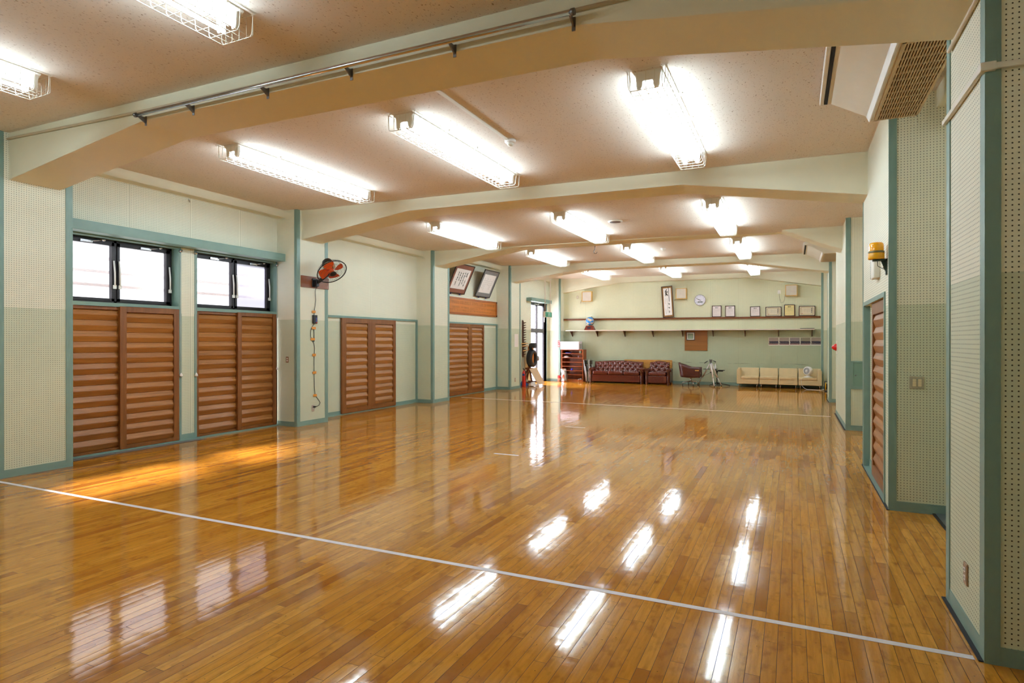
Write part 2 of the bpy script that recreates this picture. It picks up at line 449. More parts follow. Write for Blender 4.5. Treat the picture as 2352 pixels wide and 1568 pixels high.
# window-side wall: bay pieces around the openings
WT = 0.16                      # wall thickness
LW = MB()
def wl(y0, y1, z0, z1): LW.box(XW - WT, XW, y0, y1, z0, z1)
A0, A1, B0, B1 = 4.28, 5.905, 6.185, PY[1]           # the two window openings
WZ0, WZ1 = 1.965, 2.90
WT2 = 0.22
wl(YF, PY[0], 0, 4.0)
wallA = MB()
for y0, y1, z0, z1 in ((PY[0], A0, 0, 4.0), (A0, B1, WZ1, 4.0), (A1, B0, 0, WZ1)):
    wallA.box(XW - WT2, XW, y0, y1, z0, z1)
wallA.box(XW - WT2, XW - 0.05, A0, B1, -0.02, 0.015)
tag(wallA.build('wall_window', M_PEG_WIN), 'cream perforated wall around the two clerestory windows', 'wall', kind='structure')
D3 = (19.08, 20.50)            # glass door opening near the far corner
for y0, y1, z0, z1 in ((B1, PY[1] + PW, 0, 4.0), (PY[3], D3[0], 0, 4.0), (D3[0], D3[1], 2.87, 4.0), (D3[1], YB + 0.1, 0, 4.0)): wl(y0, y1, z0, z1)
tag(LW.build('wall_left', M_PEG_L), 'cream over green perforated wall with the glass door', 'wall', kind='structure')
LC = MB()
LC.box(XW - WT, XW, PY[1] + PW, PY[3], 0, 4.0)
tag(LC.build('wall_closets', M_PEG_LS), 'cream perforated wall panels around the closet doors', 'wall', kind='structure')

# end wall, wall behind the camera
tag(bx(XW - 0.2, XRW + 0.3, YB, YB + 0.15, 0, 4.0).build('wall_back', M_PEG_B), 'cream over green end wall behind the sofas', 'wall', kind='structure')
tag(bx(XW - 0.2, XRW + 0.3, YF - 0.15, YF, 0, 4.0).build('wall_front', M_PEG_L), 'plain near end wall', 'wall', kind='structure')

# switch-side wall: recess wall, closet block with the sliding door, second block
RW = MB(); RW.box(XRW, XRW + 0.15, YF, YB, 0, 4.0)
tag(RW.build('wall_right', M_PEG_R), 'recessed perforated wall behind the switch-side pillars', 'wall', kind='structure')
BX0, BX1 = 6.195, 8.33         # closet block
DR0, DR1, DRZ = 6.47, 8.17, 1.905
blk = MB()
blk.box(XRB, XRB + 0.10, BX0, DR0, 0, 4.0); blk.box(XRB, XRB + 0.10, DR1, BX1, 0, 4.0); blk.box(XRB, XRB + 0.10, DR0, DR1, DRZ, 4.0)
blk.box(XRB + 0.10, XRW, BX0, BX0 + 0.08, 0, 4.0); blk.box(XRB + 0.10, XRW, BX1 - 0.08, BX1, 0, 4.0)
blk.box(XRB + 0.055, XRB + 0.10, BX0 + 0.08, BX1 - 0.08, 0, 4.0)
tag(blk.build('wall_closet_block', M_PEG_R), 'perforated closet block with the warning beacon and switch plate', 'wall', kind='structure')
K0, K1 = 11.41, 13.95
tag(bx(XR, XRW, K0, K1, 0, 4.0).build('wall_panel_block', M_PEG_R), 'pale block with the red alarm lamp, behind the closet block', 'wall', kind='structure')

# pillars with corner strips and skirting
def ang(fx, yy, sg, d, w, w2, th):
    """L-shaped corner board: arm w along the room face, arm w2 along the return face"""
    e = 0.001
    return MB().prism([(fx + th * sg, yy - th * d), (fx + th * sg, yy + w * d), (fx - e * sg, yy + w * d), (fx - e * sg, yy + e * d), (fx - w2 * sg, yy + e * d), (fx - w2 * sg, yy - th * d)], 2, 0, 3.9)
BBH = 0.085
def pillar(side, k, y0, y1, label, mat):
    x0, x1 = (XW - 0.02, XP) if side < 0 else (XR, XRW + 0.02)
    p = tag(bx(x0, x1, y0, y1, 0, 4.0).build('pillar', mat), label, 'pillar', kind='structure')
    w, th = 0.07, 0.006
    fx = x1 if side < 0 else x0; sg = 1 if side < 0 else -1
    for yy, d in ((y0, 1), (y1, -1)):
        if k == 4 and d < 0: continue
        ang(fx, yy, sg, d, w, 0.055, th).build('corner_strip', M_TEAL, p)
    m = MB()
    a, b = sorted((fx - 0.001 * sg, fx + 0.005 * sg)); m.box(a, b, y0 + w, (y1 - w if k < 4 else y1), 0, BBH)
    a, b = sorted((fx - 0.055 * sg, (XW if side < 0 else XRW))); m.box(a, b, y0 - 0.005, y0, 0, BBH)
    m.build('skirting', M_TEAL, p)
    return p
PL = ['cream pillar beside the first wooden doors, cut by the photo edge', 'cream pillar carrying the wall fan', 'cream pillar between the two closets',
      'cream pillar with the white notice and fire extinguisher', 'corner pillar beside the glass door and shoe shelf']
for k in range(5): pillar(-1, k, PY[k], PY[k] + PW if k < 4 else YB, PL[k], M_PEG_L)
pillar(1, 0, PY[0], PY[0] + PW, 'nearest pillar, crossed by a white cable duct', M_PEG_R)
pillar(1, 3, PY[3], PY[3] + PW, 'far pillar past the red alarm lamp', M_PEG_R)
pillar(1, 4, PY[4], YB, 'corner pillar behind the cream sofa end', M_PEG_R)

# haunched beams
def beam(k, y0, y1, zl, zr, k1, k2, xr, label):
    ka = on_y(k1[0], k1[1], y0); kb = on_y(k2[0], k2[1], y0)
    poly = [(XP - 0.05, 3.95), (XP - 0.05, zl), (XP, zl), (ka.x, ka.z), (kb.x, kb.z), (xr, zr), (xr + 0.04, zr), (xr + 0.04, 3.95)]
    return tag(MB().prism(poly, 1, y0, y1).build('beam', M_BEAM), label, 'beam', kind='structure')
beam(0, PY[0] + 0.12, PY[0] + 0.63, 3.263, on_x(2186, 97.4, XR).z, (324.7, 278.5), (1319.6, 57.5), XR, 'nearest haunched ceiling beam, with the steel curtain rail')
beam(1, PY[1] + 0.11, PY[1] + 0.62, 3.266, 3.164, (935, 484), (1565, 424), XRB, 'second haunched ceiling beam, over the wall fan pillar')
beam(2, PY[2] + 0.11, PY[2] + 0.62, 3.283, 3.13, (1183, 567.5), (1795, 527), XR, 'third haunched ceiling beam, before the framed calligraphy')
beam(3, PY[3] + 0.11, PY[3] + 0.62, 3.29, 3.196, (1335.6, 617.8), (1696.2, 600.7), XR, 'fourth haunched ceiling beam, before the hanging exit sign')
beam(4, PY[4] + 0.2, YB + 0.05, 3.27, 3.215, (1421.3, 648.1), (1722, 636.8), XR, 'last haunched beam along the end wall')

# soffits along the window side and above the switch recess
for b in range(1, 5):
    y0 = PY[b - 1] + PW; y1 = PY[b] if b < 4 else PY[4]
    z = ceil_z(b, XW)
    trim(bx(XW - 0.01, XW + 0.19, y0, y1, z - 0.13, z + 0.02), M_BEAM, 'cream soffit under the ceiling, %s' % ['', 'over the clerestory windows', 'over the first closet', 'over the framed calligraphy', 'over the glass door'][b], 'soffit')
z = ceil_z(1, 1.2)
trim(bx(1.12, XRW, PY[0] + PW, BX0, z - 0.15, z + 0.02), M_BEAM, 'cream soffit in the switch recess', 'soffit')

# skirtings, head rails, lintels
def skirt(side, y0, y1, x, label):
    m = bx(x - 0.001, x + 0.008, y0, y1, 0, BBH) if side < 0 else bx(x - 0.008, x + 0.001, y0, y1, 0, BBH)
    return m
m = MB()
C1 = (on_x(781, 800, XW).y, on_x(849, 800, XW).y, on_x(905, 800, XW).y)       # first closet leaves
C2 = (PY[2] + PW + 0.02, on_x(1075.7, 800, XW).y, on_x(1108.6, 800, XW).y)    # second closet leaves
for y0, y1 in ((PY[1] + PW, C1[0]), (C1[2], PY[2]), (C2[2], PY[3]), (PY[3] + PW, D3[0]), (D3[1], PY[4]), (YF, PY[0])):
    m.box(XW - 0.001, XW + 0.008, y0, y1, 0, BBH)
m.box(XW - 0.001, XW + 0.012, A1, B0, 0, 0.10)
tag(m.build('baseboard_left', M_TEAL), 'sea green skirting along the window-side wall', 'baseboard', kind='structure')
tag(bx(XP, XR, YB - 0.012, YB, 0, 0.10).build('baseboard_back', M_TEAL), 'sea green skirting behind the sofas', 'baseboard', kind='structure')
m = MB()
m.box(XRB + 0.055, XRW, BX0 - 0.008, BX0, 0, BBH); m.box(XR + 0.07, XRW, K0 - 0.008, K0, 0, BBH)
m.box(XR - 0.008, XR, K0 + 0.02, K1, 0, BBH); m.box(XRB - 0.006, XRB, DR1 + 0.04, BX1, 0, BBH)
tag(m.build('baseboard_right', M_TEAL), 'sea green skirting along the switch side', 'baseboard', kind='structure')
m = MB(); m.box(XRB - 0.02, XRB + 0.002, BX0 - 0.01, BX1, 0, 0.006); m.box(XR - 0.03, XR, K0, K1, 0, 0.006); m.box(XR - 0.025, XR - 0.005, PY[0], PY[0] + PW + 0.02, 0, 0.006); m.box(XR - 0.02, XR, PY[3], PY[3] + PW, 0, .006)
trim(m, M_RUBBER, 'black edging strip along the foot of the switch-side wall', 'edging')
m = MB()
for x, y in ((XRB, BX0), (XR, K0)):
    q = ang(x, y, -1, 1, 0.012, 0.055 if x == XRB else 0.07, 0.006); m.add(q.v, q.f)
q = ang(XRB, BX1, -1, -1, 0.02, 0.03, 0.006); m.add(q.v, q.f)
trim(m, M_TEAL, 'sea green corner boards of the two closet blocks', 'corner board')
for y0, y1, x1, lab in ((PY[0] + PW, PY[1], XW + 0.20, 'deep sea green lintel over the two clerestory windows'),):
    trim(bx(XW - 0.005, x1, y0, y1, 2.885, 3.015), M_TEAL, lab, 'lintel', bevel=0.004)
trim(bx(XW - 0.005, XW + 0.20, 18.68, 20.55, 2.855, 2.975), M_TEAL, 'deep sea green lintel over the glass door', 'lintel', bevel=0.004)
for y0, y1, lab in ((PY[1] + PW, PY[2], 'sea green head rail over the first closet doors'), (PY[2] + PW, PY[3], 'sea green head rail over the second closet doors')):
    m = bx(XW - 0.005, XW + 0.035, y0, y1, 1.955, 2.0); m.box(XW - 0.005, XW + 0.035, y0, y1, 0, 0.022)
    m.box(XW - 0.005, XW + 0.035, y1 - 0.045, y1, 0.022, 1.955)
    trim(m, M_TEAL, lab, 'rail')
# teal reveals, sill and sliding track of the window doors
m = MB()
for y0, y1 in ((A0, A1), (B0, B1)):
    m.box(XW - WT2, XW + 0.006, y0, y1, 1.955, 2.005)
    m.box(XW - WT2, XW + 0.004, y1 - 0.012, y1 + 0.03 if y1 < B1 else y1, 1.9, 2.9); m.box(XW - WT2, XW + 0.004, y0 - 0.03, y0 + 0.012, 1.9, 2.9)
    m.box(XW - WT2, XW, y0, y1, 2.865, 2.90)
m.box(XW - 0.002, XW + 0.005, A1 - 0.012, A1 + 0.035, 0, 1.9); m.box(XW - 0.002, XW + 0.005, B0 - 0.035, B0 + 0.006, 0, 1.9)
m.box(XW - 0.12, XW + 0.028, A0, B1, 0.0, 0.022)
trim(m, M_TEAL, 'sea green sills and jambs of the clerestory windows', 'window trim')
# ventilation grille strip in the floor in front of the doors
g = thing('floor_grille', 'narrow metal floor grille along the foot of the first wooden doors', 'grille', (XW + 0.1, 5.2, 0))
bx(XW + 0.035, XW + 0.165, A0, B0 + 0.02, 0.0005, 0.003).build('channel', M_DARK, g)
m = MB()
for i in range(88): y = A0 + i * 0.0218; m.box(XW + 0.035, XW + 0.165, y, y + 0.010, 0.003, 0.006)
m.build('slats', flat('grey grille bars', (150, 146, 142), 0.55), g)

# ------------------------------------------------------------------ sliding slatted doors
def slat_door(n, y0, y1, z0, z1, xf, stile, slats, label, sg=1, handle=None, th=0.050):
    """frame and clapboard slats; xf is the room-side face, sg the direction of the room"""
    d = thing('door_%d' % n, label, 'sliding door', (xf, (y0 + y1) / 2, z0), 'slatted wooden sliding doors', 'structure')
    a, b = sorted((xf, xf - th * sg)); k = th / 0.05
    l, r, top, bot = stile
    m = MB()
    m.box(a, b, y0, y0 + l, z0, z1); m.box(a, b, y1 - r, y1, z0, z1)
    m.box(a, b, y0 + l, y1 - r, z1 - top, z1); m.box(a, b, y0 + l, y1 - r, z0, z0 + bot)
    m.build('door_frame', M_STILE, d, 0.002, 1)
    m = MB(); zz0, zz1 = z0 + bot, z1 - top; p = (zz1 - zz0) / slats
    back, out = xf - 0.046 * k * sg, xf - 0.003 * sg
    for i in range(slats):
        zb = zz0 + i * p
        prof = [(back, zb), (xf - 0.036 * k * sg, zb + p * 0.015), (out, zb + p * 0.50), (out, zb + p * 0.55), (xf - 0.036 * k * sg, zb + p * 0.985), (back, zb + p)]
        m.add([(q[0], y, q[1]) for y in (y0 + l * 0.9, y1 - r * 0.9) for q in prof],
              [(j, j + 1, 6 + j + 1, 6 + j) for j in range(5)])
    m.build('slats', M_SLAT, d)
    if handle:
        hy, hz = handle
        MB().cyl((xf - 0.004 * sg, hy, hz), (xf + 0.006 * sg, hy, hz), 0.012, 12).build('finger_pull', M_STEEL, d)
    return d
DT = 1.962
ym = on_x(282, 800, XW).y; ym2 = on_x(550, 800, XW).y
slat_door(1, A0, ym + 0.05, 0.024, DT, XW - 0.02, (0.05, 0.03, 0.05, 0.03), 13, 'slatted sliding door beside the photo-edge pillar, under the first window')
slat_door(2, ym - 0.045, A1 - 0.012, 0.024, DT, XW + 0.018, (0.085, 0.085, 0.075, 0.05), 13, 'slatted sliding door under the first window, next to the narrow post')
slat_door(3, B0 + 0.006, ym2 + 0.05, 0.024, DT, XW - 0.02, (0.05, 0.03, 0.05, 0.03), 13, 'slatted sliding door under the second window, next to the narrow post')
slat_door(4, ym2 - 0.045, B1 - 0.03, 0.024, DT, XW + 0.018, (0.075, 0.085, 0.06, 0.045), 13, 'slatted sliding door under the second window, beside the fan pillar')
slat_door(5, C1[0], C1[1] + 0.01, 0.024, 1.957, XW + 0.051, (0.13, 0.13, 0.10, 0.09), 12, 'slatted leaf of the first closet, nearer the wall fan', th=0.038)
slat_door(6, C1[1] + 0.012, C1[2], 0.024, 1.957, XW + 0.053, (0.12, 0.10, 0.10, 0.09), 12, 'slatted leaf of the first closet with a small round pull', handle=(C1[1] + 0.07, 0.99), th=0.038)
slat_door(7, C2[0], C2[1] + 0.01, 0.024, 1.957, XW + 0.051, (0.12, 0.10, 0.09, 0.09), 12, 'slatted leaf of the second closet, half hidden by its pillar', th=0.038)
slat_door(8, C2[1] + 0.012, C2[2], 0.024, 1.957, XW + 0.053, (0.11, 0.10, 0.09, 0.09), 12, 'slatted leaf of the second closet, under the wooden name board', handle=(C2[1] + 0.07, 0.99), th=0.038)
# switch side: one slatted door and a perforated filler in a green frame
ry = on_x(2007.5, 800, XRB + 0.09).y
slat_door(9, DR0 + 0.004, 7.66, 0.022, DRZ - 0.005, XRB + 0.018, (0.10, 0.10, 0.12, 0.12), 12, 'slatted sliding door below the yellow beacon', sg=-1, th=0.035)
m = MB()
m.box(XRB - 0.012, XRB + 0.05, DR0 - 0.045, DR0, 0, DRZ); m.box(XRB - 0.012, XRB + 0.054, DR1 - 0.01, DR1 + 0.045, 0, DRZ - 0.0003)
m.box(XRB - 0.0125, XRB + 0.053, DR0 - 0.046, DR1 + 0.046, DRZ + 0.0005, DRZ + 0.045); m.box(XRB - 0.012, XRB + 0.055, DR0, DR1, 0, 0.02)
trim(m, M_TEAL, 'sea green door frame under the yellow beacon', 'door frame')
m = bx(XRB + 0.046, XRB + 0.055, 7.665, DR1 - 0.01, 0.02, BBH + 0.02)
trim(m, M_TEAL, 'sea green foot board inside the sliding door frame', 'foot board')
# stainless step in the recess
st = tag(bx(1.115, XRW, PY[0] + PW, BX0 - 0.01, 0, 0.014).build('trim_sill', flat('brushed sill metal', (128, 134, 140), 0.35, metal=0.7)), 'grey metal sill in the recess behind the nearest pillar', 'sill', kind='structure')
bx(1.095, 1.115, PY[0] + PW, BX0 - 0.01, 0, 0.012).build('edge_strip', M_RUBBER, st)

# ------------------------------------------------------------------ windows
XG = XW - 0.19
def pane_at(y0, y1, z0, z1, x, mat, parent, name='pane'):
    return bx(x - 0.004, x, y0, y1, z0, z1).build(name, mat, parent)
def window(n, y0, y1, mull, label, dark=False):
    w = thing('window_%d' % n, label, 'window', (XG, (y0 + y1) / 2, 2.005), None, 'structure')
    z0, z1 = 2.005, 2.868
    fw = 0.035
    m = MB()
    m.box(XG - 0.03, XG + 0.035, y0, y1, z0, z0 + 0.03); m.box(XG - 0.03, XG + 0.035, y0, y1, z1 - 0.035, z1)
    m.box(XG - 0.03, XG + 0.035, y0, y0 + fw, z0, z1); m.box(XG - 0.03, XG + 0.035, y1 - fw, y1, z0, z1)
    m.box(XG - 0.03, XG + 0.035, mull - 0.02, mull + 0.02, z0, z1)
    m.build('frame', M_ALU, w)
    for i, (a, b) in enumerate(((y0 + fw, mull - 0.02), (mull + 0.02, y1 - fw))):
        s = MB(); q = 0.035; x0, x1 = XG - 0.01, XG + 0.05
        s.box(x0, x1, a, b, z0 + 0.03, z0 + 0.03 + q); s.box(x0, x1, a, b, z1 - 0.035 - q * 1.3, z1 - 0.035)
        s.box(x0, x1, a, a + q, z0 + 0.03, z1 - 0.035); s.box(x0, x1, b - q * (1.6 if i else 1), b, z0 + 0.03, z1 - 0.035)
        so = s.build('sash', M_ALU, w)
        pane_at(a + q, b - q, z0 + 0.03 + q, z1 - 0.04 - q, XG + 0.015, M_PANE_D if (dark and i) else M_PANE, so)
        # operator on top of each sash and its white stay
        c = b - 0.42 * (b - a)
        h = MB(); h.box(XG + 0.05, XG + 0.07, c - 0.13, c + 0.02, z1 - 0.075, z1 - 0.045); h.cyl((XG + 0.07, c, z1 - 0.055), (XG + 0.09, c + 0.13, z1 - 0.03), 0.007, 8)
        h.ball((XG + 0.09, c + 0.15, z1 - 0.025), 0.02, 0.028, 0.016, 10)
        h.build('winder', M_STEEL, so)
    for yy in (mull - 0.035, mull + 0.035, y1 - fw - 0.02):
        s = MB(); s.tube([(XG + 0.065, yy, z0 + 0.58), (XG + 0.075, yy + 0.008, z0 + 0.42), (XG + 0.07, yy + 0.012, z0 + 0.24)], 0.011, 8)
        s.box(XG + 0.05, XG + 0.075, yy - 0.006, yy + 0.03, z0 + 0.20, z0 + 0.25)
        s.build('stay', M_WHITE, w)
    return w
window(1, A0, A1 - 0.012, on_x(261, 620, XG).y, 'clerestory window with two frosted panes nearest the camera')
window(2, B0 + 0.012, B1 - 0.012, on_x(533, 650, XG).y, 'clerestory window beside the fan pillar, one pane greyer', True)
# cord pulls hanging beside the windows
def pull(y, zt, zb, lab):
    t = thing('cord_pull', lab, 'cord pull', (XW + 0.012, y, zb), 'white window cord pulls')
    MB().tube([(XW + 0.014, y, zt), (XW + 0.014, y, zb + 0.04)], 0.0018, 5).build('cord', M_WHITE, t)
    m = MB(); m.lathe([(0.004, 0.04), (0.014, 0.03), (0.024, 0.0), (0.022, -0.012), (0.0, -0.016)], (XW + 0.026, y, zb), n=12); m.build('weight', M_WHITE, t)
    m = MB(); m.lathe([(0.0, 0.02), (0.02, 0.012), (0.022, -0.012), (0.0, -0.02)], (XW + 0.024, y, zt), axis=(1, 0, 0), n=12); m.build('pulley', M_STEEL, t)
pull(A1 + 0.012, 2.83, 0.98, 'cord pull on the near edge of the narrow post')
pull(B0 - 0.02, 2.83, 0.97, 'cord pull on the far edge of the narrow post')
pull(B1 - 0.02, 2.83, 1.00, 'cord pull beside the fan pillar')
# bars added outside the frosted glass for the stripes of louvre shutters
m = MB()
for z in (2.28, 2.47, 2.66): m.box(XW - 0.62, XW - 0.58, 3.6, 8.4, z - 0.02, z + 0.02)
o = m.build('louvre_stand_in', flat('pale grey stripe bar', (188, 186, 194), 0.6)); tag(o, 'added horizontal bars outside the clerestory windows, standing in for louvre shutters', 'louvre stand-in', kind='structure')

# glass door near the far corner
w = thing('window_3', 'tall glass door with dark frame near the far corner', 'glass door', (XW - 0.1, 19.8, 0.02), None, 'structure')
y0, y1 = D3; xg = XW - 0.12
m = MB()
m.box(xg - 0.03, xg + 0.04, y0, y0 + 0.03, 0, 2.84); m.box(xg - 0.03, xg + 0.06, y1 - 0.10, y1, 0, 2.84); m.box(xg - 0.03, xg + 0.04, y0, y1, 2.76, 2.86); m.box(xg - 0.03, xg + 0.04, y0, y1, -0.02, 0.03)
m.build('frame', M_ALU, w)
bx(xg - 0.03, xg + 0.07, y0, y1 - 0.1, 1.78, 1.93).build('transom', M_ALUG, w)
my = on_x(1231, 740, xg).y
for z0, z1 in ((1.93, 2.76), (0.03, 1.78)):
    bx(xg - 0.02, xg + 0.05, my - 0.035, my + 0.035, z0, z1).build('mullion', M_ALU, w)
    pane_at(y0 + 0.03, my - 0.035, z0, z1, xg, M_PANE_W, w); pane_at(my + 0.035, y1 - 0.10, z0, z1, xg + 0.01, M_PANE_W, w)
for yy in (my + 0.05, y1 - 0.13):
    MB().tube([(xg + 0.07, yy, 2.50), (xg + 0.085, yy + 0.02, 2.35), (xg + 0.08, yy + 0.03, 2.18)], 0.014, 8).build('stay', M_WHITE, w)
m = MB(); m.box(xg + 0.04, xg + 0.06, my - 0.3, my + 0.1, 2.78, 2.81); m.cyl((xg + 0.06, my, 2.8), (xg + 0.08, my + 0.2, 2.84), 0.01, 8); m.build('winder', M_STEEL, w)
trim(bx(XW - 0.1, XW + 0.006, D3[1], D3[1] + 0.05, 0, 2.86), M_TEAL, 'sea green jamb of the glass door', 'jamb')
# ------------------------------------------------------------------ caged fluorescent lights
M_TUBE = emit('fluorescent tube', LAMP_COLOR, LAMP_STRENGTH)
M_TUBE.cycles.emission_sampling = 'FRONT'
M_WIRE = flat('cream wire guard', (228, 222, 206), 0.4, var=0.02)
M_HOUS = flat('white lamp enamel', (238, 236, 228), 0.35, var=0.02)
LL = 2.36
def make_lamp():
    t = thing('ceiling_light', '', 'ceiling light', (0, 0, 0), 'caged twin tube fluorescent ceiling lights')
    h = LL / 2
    MB().prism([(-0.115, 0.0), (-0.115, -0.012), (-0.035, -0.078), (0.035, -0.078), (0.115, -0.012), (0.115, 0.0)], 1, -h, h).build('housing', M_HOUS, t)
    for sx in (-1, 1):
        x = sx * 0.068
        MB().cyl((x, -h + 0.05, -0.112), (x, h - 0.05, -0.112), 0.0165, 8, caps=False).build('tube', M_TUBE, t)
        for sy in (-1, 1):
            y = sy * (h - 0.028)
            m = MB()
            m.prism([(x - 0.030, -0.03), (x - 0.022, -0.118), (x - 0.012, -0.135), (x + 0.012, -0.135), (x + 0.022, -0.118), (x + 0.030, -0.03)], 1, y - 0.016, y + 0.016)
            m.build('lamp_holder', M_HOUS, t)
    m = MB(); W, B, D = 0.155, 0.140, 0.165; g = h + 0.06; r = 0.0031
    n = 24
    for i in range(n + 1):
        y = -g + 0.02 + (2 * g - 0.04) * i / n
        m.tube([(-W, y, -0.004), (-B - 0.004, y, -D + 0.02), (-B + 0.014, y, -D), (B - 0.014, y, -D), (B + 0.004, y, -D + 0.02), (W, y, -0.004)], r, 4)
    for x in (-B + 0.01, -0.07, 0.0, 0.07, B - 0.01):
        m.tube([(x, -g, -0.02), (x, -g, -D + 0.02), (x, -g + 0.02, -D - 0.003), (x, g - 0.02, -D - 0.003), (x, g, -D + 0.02), (x, g, -0.02)], r, 4)
    for x in (-W, W): m.tube([(x, -g, -0.006), (x, g, -0.006)], r, 4)
    for y in (-g, g): m.tube([(-W - 0.02, y, -0.008), (W + 0.02, y, -0.008)], r, 4)
    m.build('wire_guard', M_WIRE, t)
    for y in (-0.62, 0.0, 0.62):
        bx(W - 0.012, W + 0.028, y - 0.012, y + 0.012, -0.022, -0.002).build('clip', M_OFFW, t)
    return t
lamp0 = make_lamp(); first = [True]
LX = {'window-side': -5.83, 'middle': -3.44, 'switch-side': -1.06}
LYC = [1.67, 6.02, 10.32, 14.68, 18.98]
WHERE = ['nearest the camera', 'between the first and second beams', 'between the second and third beams', 'between the third and fourth beams', 'over the sofas']
for b in range(5):
    for row, x in LX.items():
        if b == 0 and row == 'switch-side': continue
        p = (x, LYC[b] - (0.02 if b else 0.0), ceil_z(b, x) - 0.001)
        lab = 'caged fluorescent ceiling light of the %s row, %s' % (row, WHERE[b])
        if first[0]: lamp0.location = p; lamp0['label'] = lab; first[0] = False
        else: copy_tree(lamp0, p, lab)

# ------------------------------------------------------------------ things on the ceiling and beams
zc = ceil_z(1, -2.8)
d = on_z(1172, 328, zc - 0.03)
t = thing('smoke_detector', 'white smoke detector at the end of the ceiling conduit', 'smoke detector', (d.x, d.y, zc))
MB().lathe([(0.0, 0), (0.062, 0.0), (0.062, 0.022), (0.052, 0.03), (0.034, 0.034)], (d.x, d.y, zc), axis=(0, 0, -1), n=20).build('base', M_WHITE, t)
MB().lathe([(0.036, 0.03), (0.036, 0.05), (0.028, 0.062), (0.0, 0.064)], (d.x, d.y, zc), axis=(0, 0, -1), n=16).build('sensor', M_OFFW, t)
a = on_z(997, 203, zc - 0.01)
o = MB().box(a.x - 0.012, a.x + 0.012, PY[0] + 0.63, d.y - 0.04, zc - 0.016, zc + 0.004).build('ceiling_conduit', M_OFFW); tag(o, 'slim white conduit running along the ceiling to the smoke detector', 'conduit')
z3 = ceil_z(2, -2.8); d = on_z(1413, 510, z3 - 0.02)
t = thing('ceiling_speaker', 'round flat ceiling disc between the second and third beams', 'ceiling disc', (d.x, d.y, z3))
MB().lathe([(0.0, 0), (0.125, 0.0), (0.125, 0.012), (0.10, 0.022)], (d.x, d.y, z3), axis=(0, 0, -1), n=24).build('rim', M_OFFW, t)
MB().lathe([(0.101, 0.02), (0.06, 0.028), (0.0, 0.03)], (d.x, d.y, z3), axis=(0, 0, -1), n=24).build('face', flat('grey grille', (118, 104, 100), 0.6), t)
z4 = ceil_z(3, -2.7); d = on_z(1523, 572, z4 - 0.02)
t = thing('smoke_detector', 'small white smoke detector between the third and fourth beams', 'smoke detector', (d.x, d.y, z4))
MB().lathe([(0.0, 0), (0.06, 0.0), (0.06, 0.02), (0.045, 0.03)], (d.x, d.y, z4), axis=(0, 0, -1), n=18).build('base', M_WHITE, t)
MB().lathe([(0.036, 0.028), (0.034, 0.05), (0.0, 0.058)], (d.x, d.y, z4), axis=(0, 0, -1), n=14).build('sensor', M_OFFW, t)
zh = ceil_z(3, -4.2); hx, hy = -4.16, 13.4
o = MB().tube([(hx, hy, zh + 0.005), (hx - 0.005, hy, zh - 0.10), (hx - 0.035, hy, zh - 0.15), (hx - 0.02, hy, zh - 0.20), (hx + 0.03, hy, zh - 0.20), (hx + 0.05, hy, zh - 0.165)], 0.009, 8).build('ceiling_hook', M_STEELD)
tag(o, 'small metal hook hanging from the ceiling behind the third beam', 'hook')

# steel rail on the nearest beam
by = PY[0] + 0.12; ry_ = by - 0.085
pa, pb = on_y(312, 264, ry_), on_y(1316, 27, ry_)
t = thing('curtain_rail', 'polished steel curtain rail on brackets along the nearest beam', 'curtain rail', tuple(pa))
MB().cyl(pa, pb, 0.016, 14).build('rail', M_STEEL, t)
m = MB()
for p in (pa, pb): m.cyl(p - Vector((0.012, 0, 0)), p + Vector((0.012, 0, 0)), 0.022, 14)
m.build('end_cap', M_STEELD, t)
for u in (318, 445, 616, 808, 1045, 1318):
    f = (on_y(u, 150, by).x - pa.x) / (pb.x - pa.x); p = pa.lerp(pb, max(0.004, min(0.996, f)))
    m = MB(); m.box(p.x - 0.012, p.x + 0.012, by - 0.006, by, p.z - 0.075, p.z + 0.012)
    m.add([(p.x - 0.005, by, p.z - 0.06), (p.x + 0.005, by, p.z - 0.06), (p.x - 0.005, ry_, p.z - 0.012), (p.x + 0.005, ry_, p.z - 0.012), (p.x - 0.005, by, p.z), (p.x + 0.005, by, p.z), (p.x - 0.005, ry_, p.z + 0.004), (p.x + 0.005, ry_, p.z + 0.004)],
          [(0, 1, 3, 2), (4, 6, 7, 5), (0, 2, 6, 4), (1, 5, 7, 3), (2, 3, 7, 6), (0, 4, 5, 1)])
    m.build('bracket', M_STEELD, t)
q0, q1 = on_y(30, 316, by - 0.012), on_y(315, 258, by - 0.012)
o = MB().tube([(q0.x - 0.3, by - 0.014, q0.z + 0.004), tuple(q0), tuple(q1), (q1.x + 1.6, by - 0.012, q1.z - 0.03), (0.7, by - 0.012, q1.z - 0.085)], 0.013, 8).build('beam_conduit', flat('painted conduit', (196, 180, 150), 0.5)); tag(o, 'painted conduit running along the nearest beam above the steel rail', 'conduit')

